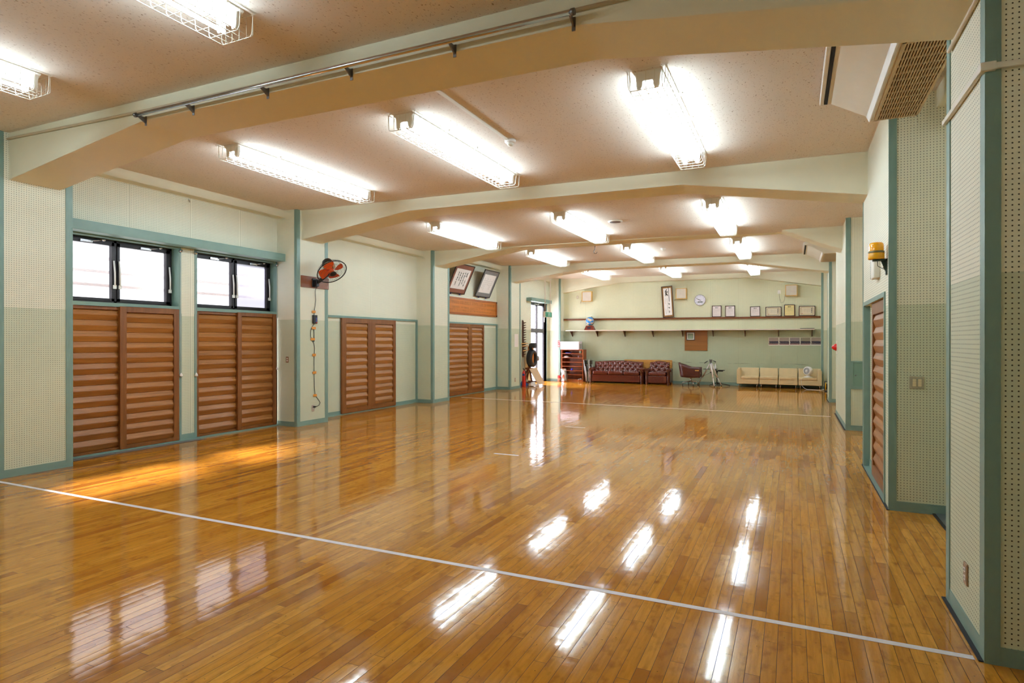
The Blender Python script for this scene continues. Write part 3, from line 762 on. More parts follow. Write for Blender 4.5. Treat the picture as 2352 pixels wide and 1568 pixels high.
# ------------------------------------------------------------------ ceiling air conditioners
def make_ac():
    """origin: ceiling point at the middle of the unit's outlet edge; +x towards the wall"""
    t = thing('air_conditioner', '', 'air conditioner', (0, 0, 0), 'ceiling mounted air conditioners')
    hl = 0.76
    MB().prism([(0.0, 0.0), (0.0, -0.045), (0.012, -0.07), (0.06, -0.078), (0.335, -0.235), (0.355, -0.275), (0.70, -0.275), (0.72, -0.25), (0.72, 0.0)], 1, -hl, hl).build('casing', M_OFFW, t, 0.006, 2)
    m = MB(); m.box(-0.026, 0.006, -hl, hl, -0.078, -0.005); m.build('outlet_lip', M_WHITE, t, 0.004, 1)
    MB().add([(0.007, -hl + 0.01, -0.078), (0.034, -hl + 0.01, -0.080), (0.034, hl - 0.01, -0.080), (0.007, hl - 0.01, -0.078), (0.007, -hl + 0.01, -0.06), (0.034, -hl + 0.01, -0.06), (0.034, hl - 0.01, -0.06), (0.007, hl - 0.01, -0.06)],
             [(0, 1, 2, 3), (4, 7, 6, 5), (0, 4, 5, 1), (1, 5, 6, 2), (2, 6, 7, 3), (3, 7, 4, 0)]).build('outlet_slot', M_DARK, t)
    m = MB()
    m.add([(0.33, -hl - 0.004, -0.228), (0.352, -hl - 0.004, -0.283), (0.362, -hl - 0.004, -0.283), (0.362, hl + 0.004, -0.283), (0.352, hl + 0.004, -0.283), (0.33, hl + 0.004, -0.228), (0.345, -hl - 0.004, -0.228), (0.345, hl + 0.004, -0.228)],
          [(0, 1, 4, 5), (1, 2, 3, 4), (0, 6, 2, 1), (5, 4, 3, 7), (2, 6, 7, 3), (0, 5, 7, 6)])
    m.build('front_trim', M_WHITE, t)
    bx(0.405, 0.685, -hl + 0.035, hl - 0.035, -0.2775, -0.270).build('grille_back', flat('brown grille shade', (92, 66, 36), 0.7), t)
    m = MB()
    for i in range(17): x = 0.405 + 0.28 * i / 16; m.box(x - 0.0042, x + 0.0042, -hl + 0.035, hl - 0.035, -0.287, -0.277)
    for i in range(13): y = -hl + 0.035 + (2 * hl - 0.07) * i / 12; m.box(0.405, 0.685, y - 0.0045, y + 0.0045, -0.288, -0.277)
    m.box(0.385, 0.405, -hl + 0.02, hl - 0.02, -0.286, -0.272); m.box(0.685, 0.70, -hl + 0.02, hl - 0.02, -0.286, -0.272)
    m.box(0.385, 0.70, -hl + 0.02, -hl + 0.035, -0.286, -0.272); m.box(0.385, 0.70, hl - 0.035, hl - 0.02, -0.286, -0.272)
    m.build('intake_grille', flat('beige grille', (206, 186, 150), 0.5), t)
    return t
ac = make_ac(); ac.location = (0.245, 5.19, ceil_z(1, 0.5) - 0.0); ac['label'] = 'ceiling air conditioner right behind the nearest beam, grille in full view'
ac2 = copy_tree(ac, (0.245, 15.35, ceil_z(3, 0.5)), 'distant ceiling air conditioner before the end wall, above the second block')

# ------------------------------------------------------------------ switch side: duct, beacon, plates
t = thing('cable_duct', 'white cable duct crossing the nearest pillar', 'cable duct', (XR, PY[0], 2.8))
xf, yf = XR - 0.006, PY[0] - 0.006
p0, p1 = on_x(2172, 284, xf), on_x(2255, 166, xf)
p2 = on_y(2352, 148, yf); p1b = on_y(2270, 161, yf)
def duct(m, a, b, w, nrm):
    d = (b - a).normalized(); s = d.cross(nrm).normalized() * (w / 2); n = Vector(nrm) * 0.018
    m.add([a - s, a + s, b + s, b - s, a - s + n, a + s + n, b + s + n, b - s + n], [(0, 3, 2, 1), (4, 5, 6, 7), (0, 1, 5, 4), (1, 2, 6, 5), (2, 3, 7, 6), (3, 0, 4, 7)])
m = MB(); corner = Vector((xf, PY[0] - 0.006, p1.z)); duct(m, p0, corner, 0.026, Vector((-1, 0, 0)))
duct(m, Vector((XR - 0.02, yf, p1.z)), p2 + Vector((0.35, 0, 0.0)), 0.026, Vector((0, -1, 0))); m.build('channel', M_OFFW, t)
m = MB(); m.box(xf - 0.021, xf + 0.04, PY[0] - 0.027, PY[0] + 0.025, p1.z - 0.02, p1.z + 0.02); m.build('elbow', M_OFFW, t, 0.004)
pz = 3.13
o = MB().tube([(XR - 0.014, PY[0] + 0.66, 3.135), (XR - 0.014, PY[0] + 0.1, 3.14), (XR - 0.014, PY[0] - 0.02, 3.145)], 0.011, 8).build('pillar_pipe', flat('cream pipe', (210, 196, 170), 0.5)); tag(o, 'thin cream pipe under the beam on the nearest pillar', 'pipe')

M_AMBER = flat('amber lens', (255, 178, 4), 0.15, var=0.03, coat=0.5)
bx_, by_ = XRB - 0.085, 6.33
t = thing('warning_beacon', 'yellow rotating beacon on a dark green bracket', 'beacon', (bx_, by_, 2.235))
MB().lathe([(0.0, 0), (0.064, 0), (0.066, 0.004), (0.066, 0.052), (0.06, 0.058)], (bx_, by_, 2.24), n=24).build('base', flat('yellow beacon base', (232, 168, 6), 0.35), t)
MB().lathe([(0.064, 0.054), (0.066, 0.058), (0.066, 0.072), (0.06, 0.074)], (bx_, by_, 2.24), n=24).build('collar', flat('olive collar', (120, 108, 60), 0.4), t)
MB().lathe([(0.060, 0.07), (0.060, 0.125), (0.056, 0.142), (0.046, 0.15), (0.0, 0.152)], (bx_, by_, 2.24), n=24).build('lens', M_AMBER, t)
m = MB(); m.box(bx_ - 0.03, XRB, by_ - 0.025, by_ + 0.025, 2.222, 2.24); m.box(XRB - 0.012, XRB, by_ - 0.025, by_ + 0.025, 2.095, 2.235)
m.add([(XRB - 0.012, by_ - 0.004, 2.12), (XRB - 0.012, by_ + 0.004, 2.12), (XRB - 0.012, by_ - 0.004, 2.225), (XRB - 0.012, by_ + 0.004, 2.225), (XRB - 0.05, by_ - 0.004, 2.225), (XRB - 0.05, by_ + 0.004, 2.225)], [(0, 2, 4), (1, 5, 3), (0, 4, 5, 1), (0, 1, 3, 2), (2, 3, 5, 4)])
m.build('bracket', flat('dark green bracket', (36, 56, 44), 0.45), t)
MB().tube([(bx_ + 0.01, by_, 2.225), (bx_ + 0.012, by_ + 0.01, 2.18), (bx_ + 0.05, by_ + 0.015, 2.155), (XRB - 0.02, by_ + 0.015, 2.145), (XRB - 0.03, by_ + 0.01, 2.165), (XRB - 0.012, by_ + 0.015, 2.135)], 0.003, 6).build('cable', M_BLACK, t)
bq = on_x(2024, 600, XRB)
o = thing('wall_box', 'pale narrow junction box with chrome side behind the beacon', 'box', (XRB - 0.03, 7.0, 2.2))
bx(XRB - 0.055, XRB, 6.80, 7.02, 2.115, 2.31).build('body', M_OFFW, o, 0.008)
bx(XRB - 0.058, XRB - 0.01, 7.02, 7.05, 2.12, 2.32).build('side_trim', M_STEEL, o, 0.008)

s0, s1 = on_y(1800 + 522 / 1.806, 700 + 296 / 1.806, BX0), on_y(1800 + 582 / 1.806, 700 + 349 / 1.806, BX0)
t = thing('switch_plate', 'clear double switch plate with cream rockers on the closet block', 'light switch', ((s0.x + s1.x) / 2, BX0, (s0.z + s1.z) / 2))
bx(s0.x, s1.x, BX0 - 0.009, BX0, s1.z, s0.z).build('plate', flat('clear grey plate', (168, 164, 142), 0.25), t, 0.003)
wS = s1.x - s0.x
for i, fx_ in enumerate((0.20, 0.58)):
    m = MB()
    for j in range(3):
        zt = s0.z - 0.022 - j * 0.022; m.box(s0.x + wS * fx_, s0.x + wS * (fx_ + 0.24), BX0 - 0.015, BX0 - 0.009, zt - 0.0205, zt)
    m.build('rocker', flat('ivory rocker', (218, 204, 168), 0.4), t, 0.0015, 1)

def outlet(name, label, c, n, w, h, plate, sockets=2, cat='outlet'):
    """wall plate centred at c, facing n"""
    c = Vector(c); n = Vector(n); r = Vector((0, 0, 1)).cross(n); up = Vector((0, 0, 1))
    rot = Matrix((r, n, up)).transposed()
    t = thing(name, label, cat, tuple(c))
    MB().obox(c + n * 0.004, w, 0.008, h, rot).build('plate', plate, t, 0.002, 1)
    for i in range(sockets):
        z = (i - (sockets - 1) / 2) * h * 0.36
        so = MB().obox(c + n * 0.009 + up * z, w * 0.42, 0.004, h * 0.2, rot).build('socket', M_PAPER, t)
        m = MB()
        for e in (-1, 1): m.obox(c + n * 0.0113 + up * z + r * (e * w * 0.08), w * 0.03, 0.001, h * 0.1, rot)
        m.build('slots', M_DARK, so)
    return t
M_BRN = flat('brown outlet plate', (150, 116, 84), 0.4)
outlet('outlet', 'brown double outlet low on the nearest pillar', (XR, 3.775, 0.298), (-1, 0, 0), 0.066, 0.112, M_BRN)
outlet('wall_switch', 'brown switch plate on the shaded side of the fan pillar', (-7.994, PY[1] - 0.001, 1.166), (0, -1, 0), 0.062, 0.104, M_BRN, cat='light switch')
outlet('outlet', 'outlet under the wall fan with its black plug', (XP, 8.143, 0.288), (1, 0, 0), 0.064, 0.112, flat('grey outlet plate', (176, 160, 148), 0.4), 1)
outlet('outlet', 'brown double outlet low on the pillar with the white notice', (XP, 16.75, 0.28), (1, 0, 0), 0.075, 0.115, M_BRN)

rl = on_x(1922, 797, XR)
t = thing('alarm_lamp', 'red conical alarm lamp on the far pale block', 'alarm lamp', (XR, 13.6, 1.365))
bx(XR - 0.012, XR, 13.5, 13.7, 1.235, 1.49).build('plate', M_OFFW, t, 0.003)
MB().lathe([(0.072, 0.0), (0.07, 0.02), (0.045, 0.06), (0.022, 0.085), (0.0, 0.09)], (XR - 0.01, 13.6, 1.365), axis=(-1, 0, 0), n=18).build('lens', flat('red lens', (206, 22, 26), 0.2, coat=0.4), t)
t = thing('wall_hatch', 'sea green access panel low on the far block', 'access panel', (1.05, K0, 0.92))
m = MB(); m.box(0.884, XRW - 0.02, K0 - 0.014, K0, 0.692, 0.735); m.box(0.884, XRW - 0.02, K0 - 0.014, K0, 1.13, 1.158); m.box(0.884, 0.919, K0 - 0.014, K0, 0.735, 1.13)
m.build('frame', M_TEAL, t); bx(0.919, XRW - 0.02, K0 - 0.004, K0, 0.735, 1.13).build('door', M_TEALD, t)
MB().lathe([(0.006, 0), (0.006, 0.012), (0.012, 0.016), (0.0, 0.022)], (0.954, K0 - 0.004, 0.92), axis=(0, -1, 0), n=12).build('knob', M_STEELD, t)

# ------------------------------------------------------------------ wall fan on the second pillar
t = thing('wall_board', 'brown wooden mounting board behind the wall fan', 'board', (XP, 8.18, 2.54))
bx(XP, XP + 0.018, 7.85, 8.53, 2.44, 2.642).build('board', wood_mat('mounting board wood', (104, 52, 22), (140, 78, 40), axis=1), t)
m = MB()
for y, z in ((8.50, 2.50), (8.50, 2.47), (7.99, 2.56)): m.cyl((XP + 0.017, y, z), (XP + 0.021, y, z), 0.006, 8)
m.build('screw', M_STEEL, t)
N = Vector((0.64, -0.19, -0.74)).normalized()
c0 = on_x(762.5, 624.0, -7.36)
t = thing('wall_fan', 'black caged wall fan with orange blades tilted downward', 'fan', tuple(c0))
RF = 0.262
aU = N.cross(Vector((0, 0, 1))).normalized(); aV = N.cross(aU)
def P(r, a, h): return c0 + aU * (r * math.cos(a)) + aV * (r * math.sin(a)) + N * h
m = MB(); m.tube([P(RF, 2 * math.pi * i / 48, 0.0) for i in range(48)], 0.009, 8, True); m.build('cage_rim', M_BLACK, t)
m = MB()
for k in range(60):
    a = 2 * math.pi * k / 60
    m.tube([P(0.05, a, 0.062), P(0.15, a + 0.05, 0.058), P(0.23, a + 0.08, 0.036), P(RF, a + 0.09, 0.004)], 0.0011, 3)
m.tube([P(0.15, 2 * math.pi * i / 36, 0.058) for i in range(36)], 0.002, 4, True); m.tube([P(0.215, 2 * math.pi * i / 36, 0.043) for i in range(36)], 0.002, 4, True)
m.build('front_cage', flat('grey cage wire', (70, 68, 68), 0.4), t)
m = MB()
for k in range(48):
    a = 2 * math.pi * k / 48
    m.tube([P(0.06, a, -0.115), P(0.17, a, -0.11), P(0.235, a, -0.075), P(RF, a, -0.003)], 0.0016, 3)
m.tube([P(0.19, 2 * math.pi * i / 36, -0.105) for i in range(36)], 0.0025, 4, True)
m.build('rear_cage', M_BLACK, t)
MB().lathe([(0.0, 0.068), (0.045, 0.066), (0.058, 0.058), (0.055, 0.05)], c0, axis=N, n=20).build('badge', M_BLACK, t)
M_ORNG = flat('orange translucent blade', (226, 82, 10), 0.35, var=0.04)
for k in range(4):
    a0 = 2 * math.pi * k / 4 + 0.5
    def bl(i, j, a0=a0):
        r = 0.035 + 0.185 * j; wd = 0.35 + 0.62 * math.sin(math.pi * (0.22 + 0.62 * j))
        a = a0 + (i - 0.5) * wd * 1.25 + 0.25 * j
        return P(r, a, -0.035 + 0.045 * (i - 0.5))
    mm = MB().grid(bl, 8, 8); mm.build('blade', M_ORNG, t)
MB().lathe([(0.0, 0.012), (0.04, 0.008), (0.045, -0.05), (0.03, -0.09)], c0, axis=N, n=18).build('hub', M_ORNG, t)
MB().lathe([(0.055, -0.10), (0.10, -0.108), (0.105, -0.16), (0.10, -0.165)], c0, axis=N, n=24).build('motor_collar', flat('tan motor collar', (206, 174, 126), 0.5), t)
MB().lathe([(0.102, -0.16), (0.102, -0.20), (0.085, -0.26), (0.05, -0.285), (0.0, -0.29)], c0, axis=N, n=24).build('motor', M_BLACK, t)
m = MB(); jb = c0 - N * 0.15
m.tube([jb + Vector((0, 0, -0.05)), jb + Vector((-0.02, 0.0, -0.15)), Vector((XP + 0.13, 8.17, 2.56)), Vector((XP + 0.06, 8.165, 2.52))], 0.03, 10); m.build('arm', M_BLACK, t)
m = MB(); m.box(XP + 0.018, XP + 0.034, 8.10, 8.235, 2.455, 2.61); m.box(XP + 0.034, XP + 0.10, 8.13, 8.20, 2.465, 2.585); m.build('wall_bracket', M_BLACK, t, 0.008)
m = MB(); kb = c0 - N * 0.29
m.cyl(kb, kb - N * 0.03, 0.008, 8); m.ball(kb - N * 0.035, 0.013); m.cyl(jb + aU * 0.10, jb + aU * 0.135, 0.012, 8); m.cyl(jb - aU * 0.10, jb - aU * 0.125, 0.01, 8); m.build('knob', M_BLACK, t)
x = XP + 0.008
f = lambda px, py: Vector((x, *on_x(680 + px / 3.921, 570 + py / 3.921, x)[1:]))
m = MB(); m.tube([Vector((XP + 0.05, 8.185, 2.47)), Vector((XP + 0.02, 8.18, 2.38)), f(178, 470), f(163, 572), f(163, 605)], 0.0045, 6)
m.tube([f(163, 680), f(150, 700), f(133, 735), f(131, 790), f(145, 835), f(158, 842), f(161, 800), f(160, 715)], 0.0045, 6)
m.tube([f(150, 835), f(160, 855), f(168, 900), f(163, 960), f(162, 1060), f(163, 1150), f(165, 1250), f(172, 1323), f(200, 1360), f(218, 1390), f(205, 1415), f(175, 1425), f(158, 1427)], 0.0045, 6)
m.tube([f(160, 715), f(163, 840)], 0.006, 6); m.build('cord', M_BLACK, t)
m = MB(); p = f(158, 1427); m.box(x - 0.003, x + 0.03, p.y - 0.012, p.y + 0.025, p.z - 0.014, p.z + 0.014); m.build('plug', M_BLACK, t, 0.004)
a, b = f(147, 600), f(184, 679)
ct = bx(XP + 0.004, XP + 0.035, a.y, b.y, b.z, a.z).build('remote_control', M_BLACK, t, 0.006)
m = MB()
for i, py in enumerate((630, 643, 656)): q = f(172, py); m.box(XP + 0.034, XP + 0.038, q.y - 0.008, q.y + 0.012, q.z - 0.01, q.z + 0.005)
m.build('button', flat('blue button', (60, 84, 190), 0.4), ct)
q = f(174, 668); bx(XP + 0.034, XP + 0.038, q.y - 0.008, q.y + 0.012, q.z - 0.008, q.z + 0.006).build('power_button', M_RED, ct)
M_TAN = flat('orange packing tape', (216, 142, 56), 0.45, var=0.04)
for (px, py), lab in zip(((159, 572), (158, 718), (150, 818), (162, 960), (165, 1118), (170, 1323)),
        ('above the black fan control', 'just below the black fan control', 'at the bottom of the cord loop', 'third below the fan control', 'fourth below the fan control', 'lowest, above the outlet')):
    q = f(px, py); ww = 0.10 if py in (718, 818) else 0.085
    o = bx(XP + 0.010, XP + 0.0145, q.y - ww / 2, q.y + ww / 2, q.z - 0.022, q.z + 0.022).build('tape_strip', M_TAN); tag(o, 'orange tape strip holding the fan cord, ' + lab, 'tape', 'tape strips on the fan cord')

# ------------------------------------------------------------------ framed calligraphy and name board over the second closet
def stroke_glyph(m, c, r, up, n, s, rng, depth=0.0008):
    """brush strokes of one written character"""
    k = rng.choice((4, 5, 6))
    for _ in range(k):
        ang = rng.choice((0, 0, math.pi / 2, math.pi / 2, 0.9, -0.9)); L = s * rng.uniform(0.45, 0.95); w = s * rng.uniform(0.09, 0.16)
        o = c + r * (s * rng.uniform(-0.22, 0.22)) + up * (s * rng.uniform(-0.32, 0.32))
        d = r * math.cos(ang) + up * math.sin(ang); p = d.cross(n)
        a, b = o - d * L / 2, o + d * L / 2
        m.add([a - p * w / 2, b - p * w * 0.35, b + p * w * 0.35, a + p * w / 2, a - p * w / 2 + n * depth, b - p * w * 0.35 + n * depth, b + p * w * 0.35 + n * depth, a + p * w / 2 + n * depth],
              [(0, 1, 2, 3), (4, 7, 6, 5), (0, 4, 5, 1), (1, 5, 6, 2), (2, 6, 7, 3), (3, 7, 4, 0)])
def frame_thing(name, label, cat, c, r, up, w, h, bw, fm, pm, depth=0.022, mat_board=None, mw=0.0, group=None):
    """picture frame centred at c: moulding, mat board, paper"""
    c = Vector(c); r = Vector(r).normalized(); up = Vector(up).normalized(); n = r.cross(up)
    rot = Matrix((r, n, up)).transposed()
    t = thing(name, label, cat, tuple(c), group)
    m = MB()
    for s in (-1, 1):
        m.obox(c + r * (s * (w - bw) / 2), bw, depth, h, rot); m.obox(c + up * (s * (h - bw) / 2), w - 2 * bw, depth, bw, rot)
    m.obox(c - n * (depth / 2 - 0.002), w - bw, 0.004, h - bw, rot)
    m.build('frame', fm, t)
    iw, ih = w - 2 * bw, h - 2 * bw
    if mat_board:
        MB().obox(c + n * 0.001, iw, 0.004, ih, rot).build('mount', mat_board, t)
        iw -= 2 * mw; ih -= 2 * mw * 1.35
    MB().obox(c + n * (0.003 if mat_board else 0.001), iw, 0.004, ih, rot).build('paper', pm, t)
    return t, n, iw, ih
rng = random.Random(3)
def leaning(label, ya, yb, zb, fm, mt, light):
    # foot rests near the wall, the top leans out into the room
    w = yb - ya; h = 0.83; lean = R(25)
    up = Vector((math.sin(lean), 0, math.cos(lean))); r = Vector((0, 1, 0)) ; r = Vector((0, 1, 0))
    foot = Vector((XW + 0.045, (ya + yb) / 2, zb)); c = foot + up * (h / 2)
    t, n, iw, ih = frame_thing('framed_calligraphy', label, 'framed calligraphy', c, r, up, w, h, 0.022, fm, M_PAPER, 0.026, mt, 0.085)
    m = MB()
    if light:
        for i in range(7):
            x = iw * (0.36 - 0.12 * i); n0 = rng.randint(3, 6)
            for j in range(n0): stroke_glyph(m, c + n * 0.0055 + r * x + up * (ih * (0.26 - 0.1 * j - (0.1 if i % 2 else 0))), r, up, n, 0.026, rng)
    else:
        for i in range(5):
            for j in range(6 - (i % 2)):
                if (i, j) in ((0, 2), (3, 4)): continue
                stroke_glyph(m, c + n * 0.0055 + r * (iw * (0.32 - 0.15 * i)) + up * (ih * (0.30 - 0.118 * j)), r, up, n, 0.072, rng)
    m.build('brush_lettering', M_INK, t)
    for s in (-0.25, 0.25):
        k = c - up * (h / 2 + 0.012) + r * (s * w)
        m = MB(); m.ball(k + n * 0.005, 0.022, 0.03, 0.022, 10); m.tube([k + n * .01, k + n * 0.015 + r * 0.03 - up * 0.02], 0.006, 5); m.tube([k + n * .01, k + n * 0.015 - r * 0.03 - up * 0.02], 0.006, 5)
        m.build('ribbon_knot', flat('purple ribbon', (50, 40, 96), 0.7), t)
    mm = MB(); top = c + up * (h / 2 - 0.05) - n * 0.014
    mm.tube([top, Vector((XW + 0.01, c.y + 0.02, 3.50))], 0.002, 4); mm.build('hanging_cord', M_STEELD, t)
    return t
z_ = lambda px, py: (1000 + px / 10.455, 590 + py / 10.455)
ya, yb = on_x(*z_(945, 930), XW + 0.05).y, on_x(*z_(1295, 985), XW + 0.05).y
w2 = yb - ya
leaning('calligraphy in grey mount leaning out above the name board, next to the far pillar', ya, yb, 2.765, flat('near black frame', (40, 30, 30), 0.35), flat('grey silk mount', (128, 126, 124), 0.8), True)
yb1 = on_x(*z_(690, 893), XW + 0.05).y
leaning('calligraphy in reddish brown mount leaning out behind the third beam', yb1 - w2 - 0.05, yb1, 2.765, flat('near black frame', (40, 30, 30), 0.35), flat('red brown silk mount', (134, 84, 66), 0.8), False)
na, nb = on_x(1002 + 34.5, 680, XW + 0.03).y - 0.15, on_x(1000 + 1480 / 10.455, 720, XW + 0.03).y
t = thing('name_board', 'long orange wooden board of small written names above the second closet', 'name board', (XW, (na + nb) / 2, 2.45))
nz0, nz1 = 2.215, 2.675
M_NB = wood_mat('name board wood', (170, 92, 22), (206, 122, 40), axis=1, rough=0.35)
bx(XW + 0.001, XW + 0.022, na, nb, nz0, nz1).build('panel', M_NB, t)
m = MB()
for z in (nz0, nz1 - 0.05): m.box(XW + 0.02, XW + 0.034, na, nb, z, z + 0.05)
for y in (na, nb - 0.07): m.box(XW + 0.02, XW + 0.034, y, y + 0.07, nz0, nz1)
m.build('moulding', wood_mat('name board edge', (146, 74, 18), (176, 98, 30), axis=1, rough=0.35), t)
m = MB()
for i in range(78):
    y = na + 0.11 + (nb - na - 0.30) * i / 77
    for z, hh, pr in ((2.545, 0.085, 0.95), (2.41, 0.05, 0.85), (2.33, 0.045, 0.7)):
        if rng.random() < pr and i % 16 != 15:
            for q in range(3): m.box(XW + 0.0215, XW + 0.0225, y - 0.006, y + rng.uniform(0.002, 0.007), z - hh / 2 + q * hh / 3 + rng.uniform(0, 0.006), z - hh / 2 + q * hh / 3 + hh * 0.2)
m.build('written_names', flat('faded ink', (74, 44, 16), 0.8), t)
MB().tube([(XW + 0.01, (na + nb) / 2, 2.67), (XW + 0.02, (na + nb) / 2 + 0.01, 2.70)], 0.006, 6).build('hook', M_STEELD, t)
a, b = on_x(1182, 767, XP + 0.002), on_x(1191, 798, XP + 0.002)
o = bx(XP, XP + 0.002, a.y, b.y - 0.02, 1.30, 1.70).build('notice_sheet', M_PAPER); tag(o, 'blank white sheet of paper on the pillar before the glass door', 'notice')
hk = on_x(434, 459, XW + 0.01)
tag(MB().tube([hk + Vector((-0.01, 0, 0)), hk + Vector((0.02, 0, -0.01)), hk + Vector((0.02, 0, -0.035)), hk + Vector((0.008, 0, -0.03))], 0.008, 6).build('picture_hook', M_STEEL), 'tiny metal picture hook under the soffit over the windows', 'hook')
# ------------------------------------------------------------------ end wall: rail, shelf and what hangs or stands on them
def A_(px, py): return 1160 + px / 4.7525, 580 + py / 4.7525
def B_(px, py): return 1530 + px / 4.7525, 580 + py / 4.7525
def wallpt(uv, d=0.0): return on_y(uv[0], uv[1], YB - d)
RT = 0.055                                        # rail depth
ra, rb = on_y(1294.7, 732.0, YB - RT), on_y(1886.6, 725.2, YB - RT)
rz = lambda x: ra.z + (rb.z - ra.z) * (x - ra.x) / (rb.x - ra.x)      # top of the rail
m = MB()
x0, x1 = ra.x, XR - 0.012
m.add([(x0, YB - RT, rz(x0)), (x0, YB, rz(x0)), (x1, YB, rz(x1)), (x1, YB - RT, rz(x1)), (x0, YB - RT, rz(x0) - 0.062), (x0, YB, rz(x0) - 0.062), (x1, YB, rz(x1) - 0.062), (x1, YB - RT, rz(x1) - 0.062)],
      [(0, 1, 2, 3), (4, 7, 6, 5), (0, 3, 7, 4), (1, 5, 6, 2), (0, 4, 5, 1), (2, 6, 7, 3)])
tag(m.build('picture_rail', M_RAIL), 'long reddish brown picture rail across the end wall', 'picture rail')
SD = 0.30
sa, sb = on_y(*A_(660, 845), YB - SD), on_y(*B_(1622, 832), YB - SD); sj = on_y(*B_(150, 838), YB - SD)
szf = lambda x: sa.z + (sb.z - sa.z) * (x - sa.x) / (sb.x - sa.x)
def plank(label, x0, x1, dz, group):
    t = thing('wall_shelf', label, 'shelf', ((x0 + x1) / 2, YB - SD / 2, szf((x0 + x1) / 2)), group)
    m = MB(); T = 0.032
    m.add([(x, y, szf(x) + dz - z) for z in (0, T) for y in (YB - SD, YB - 0.002) for x in (x0, x1)], [(0, 1, 3, 2), (4, 6, 7, 5), (0, 4, 5, 1), (2, 3, 7, 6), (0, 2, 6, 4), (1, 5, 7, 3)])
    m.build('board', flat('pale pink shelf board', (222, 204, 190), 0.5, var=0.03), t)
    return t
s1 = plank('long pale wall shelf carrying the globe, nearer the glass door', sa.x, sj.x + 0.02, -0.004, 'pale wall shelves')
s2 = plank('long pale wall shelf above the cream sofa and photographs', sj.x + 0.025, sb.x, 0.006, 'pale wall shelves')
for i, px in enumerate((718, 996, 1296, 1606)):
    u = A_(px, 880)[0]; x = on_y(u, 765, YB - 0.2).x
    m = MB(); z = szf(x) - 0.036; m.box(x - 0.012, x + 0.012, YB - 0.012, YB, z - 0.21, z); m.prism([(YB - 0.012, z - 0.20), (YB - 0.012, z), (YB - 0.26, z), (YB - 0.26, z - 0.02)], 0, x - 0.009, x + 0.009); m.build('bracket', M_DARKW, s1)
for px in (172, 507, 858, 1225, 1595):
    u = B_(px, 880)[0]; x = on_y(u, 765, YB - 0.2).x
    m = MB(); z = szf(x) - 0.026; m.box(x - 0.012, x + 0.012, YB - 0.012, YB, z - 0.21, z); m.prism([(YB - 0.012, z - 0.20), (YB - 0.012, z), (YB - 0.26, z), (YB - 0.26, z - 0.02)], 0, x - 0.009, x + 0.009); m.build('bracket', M_DARKW, s2)
# globe trophy
gy = YB - 0.20
g0, g1 = on_y(*A_(862, 842), gy - 0.1), on_y(*A_(972, 842), gy - 0.1); gx = (g0.x + g1.x) / 2; gw = (g1.x - g0.x) / 2; gz = szf(gx) - 0.004
t = thing('globe', 'blue globe on a red brown trophy base on the wall shelf', 'globe', (gx, gy, gz))
m = MB(); tw = gw * 0.62
m.add([(gx - gw, gy - 0.10, gz), (gx + gw, gy - 0.10, gz), (gx + gw, gy + 0.10, gz), (gx - gw, gy + 0.10, gz), (gx - tw, gy - 0.075, gz + 0.165), (gx + tw, gy - 0.075, gz + 0.165), (gx + tw, gy + 0.075, gz + 0.165), (gx - tw, gy + 0.075, gz + 0.165)],
      [(0, 3, 2, 1), (4, 5, 6, 7), (0, 1, 5, 4), (1, 2, 6, 5), (2, 3, 7, 6), (3, 0, 4, 7)])
m.build('base', flat('mahogany base', (112, 42, 30), 0.3), t)
def gmat():
    m, tt, p = base_mat('globe map')
    o = tt.obj(); n = tt.noise(o, 9.0, 4, 0.6)
    tt.put(p.inputs['Base Color'], tt.ramp(n, [(0.50, lin((38, 132, 206))), (0.55, lin((206, 190, 162))), (0.7, lin((214, 200, 180)))])); p.inputs['Roughness'].default_value = 0.2
    return m
gr = 0.153; gc = Vector((gx - 0.005, gy, gz + 0.165 + gr + 0.01))
MB().ball(gc, gr, n=28).build('sphere', gmat(), t)
m = MB(); m.tube([gc + Vector((math.sin(a) * (gr + 0.016), 0, math.cos(a) * (gr + 0.016))) for a in [R(v) for v in range(18, 205, 11)]], 0.010, 8); m.build('meridian_arm', M_DARKW, t)
m = MB(); m.box(gx - 0.07, gx + 0.06, gy - 0.104, gy - 0.088, gz + 0.05, gz + 0.115); m.build('plaque', flat('black plaque', (46, 40, 50), 0.3), t)
# thin black stick on the shelf
p, q = on_y(*B_(1462, 829), YB - SD + 0.05), on_y(*B_(1620, 829), YB - SD + 0.05)
o = bx(p.x, q.x, YB - SD + 0.03, YB - SD + 0.06, szf(p.x) + 0.006, szf(p.x) + 0.026).build('black_rod', M_BLACK); tag(o, 'thin black rod lying on the end of the wall shelf', 'rod')
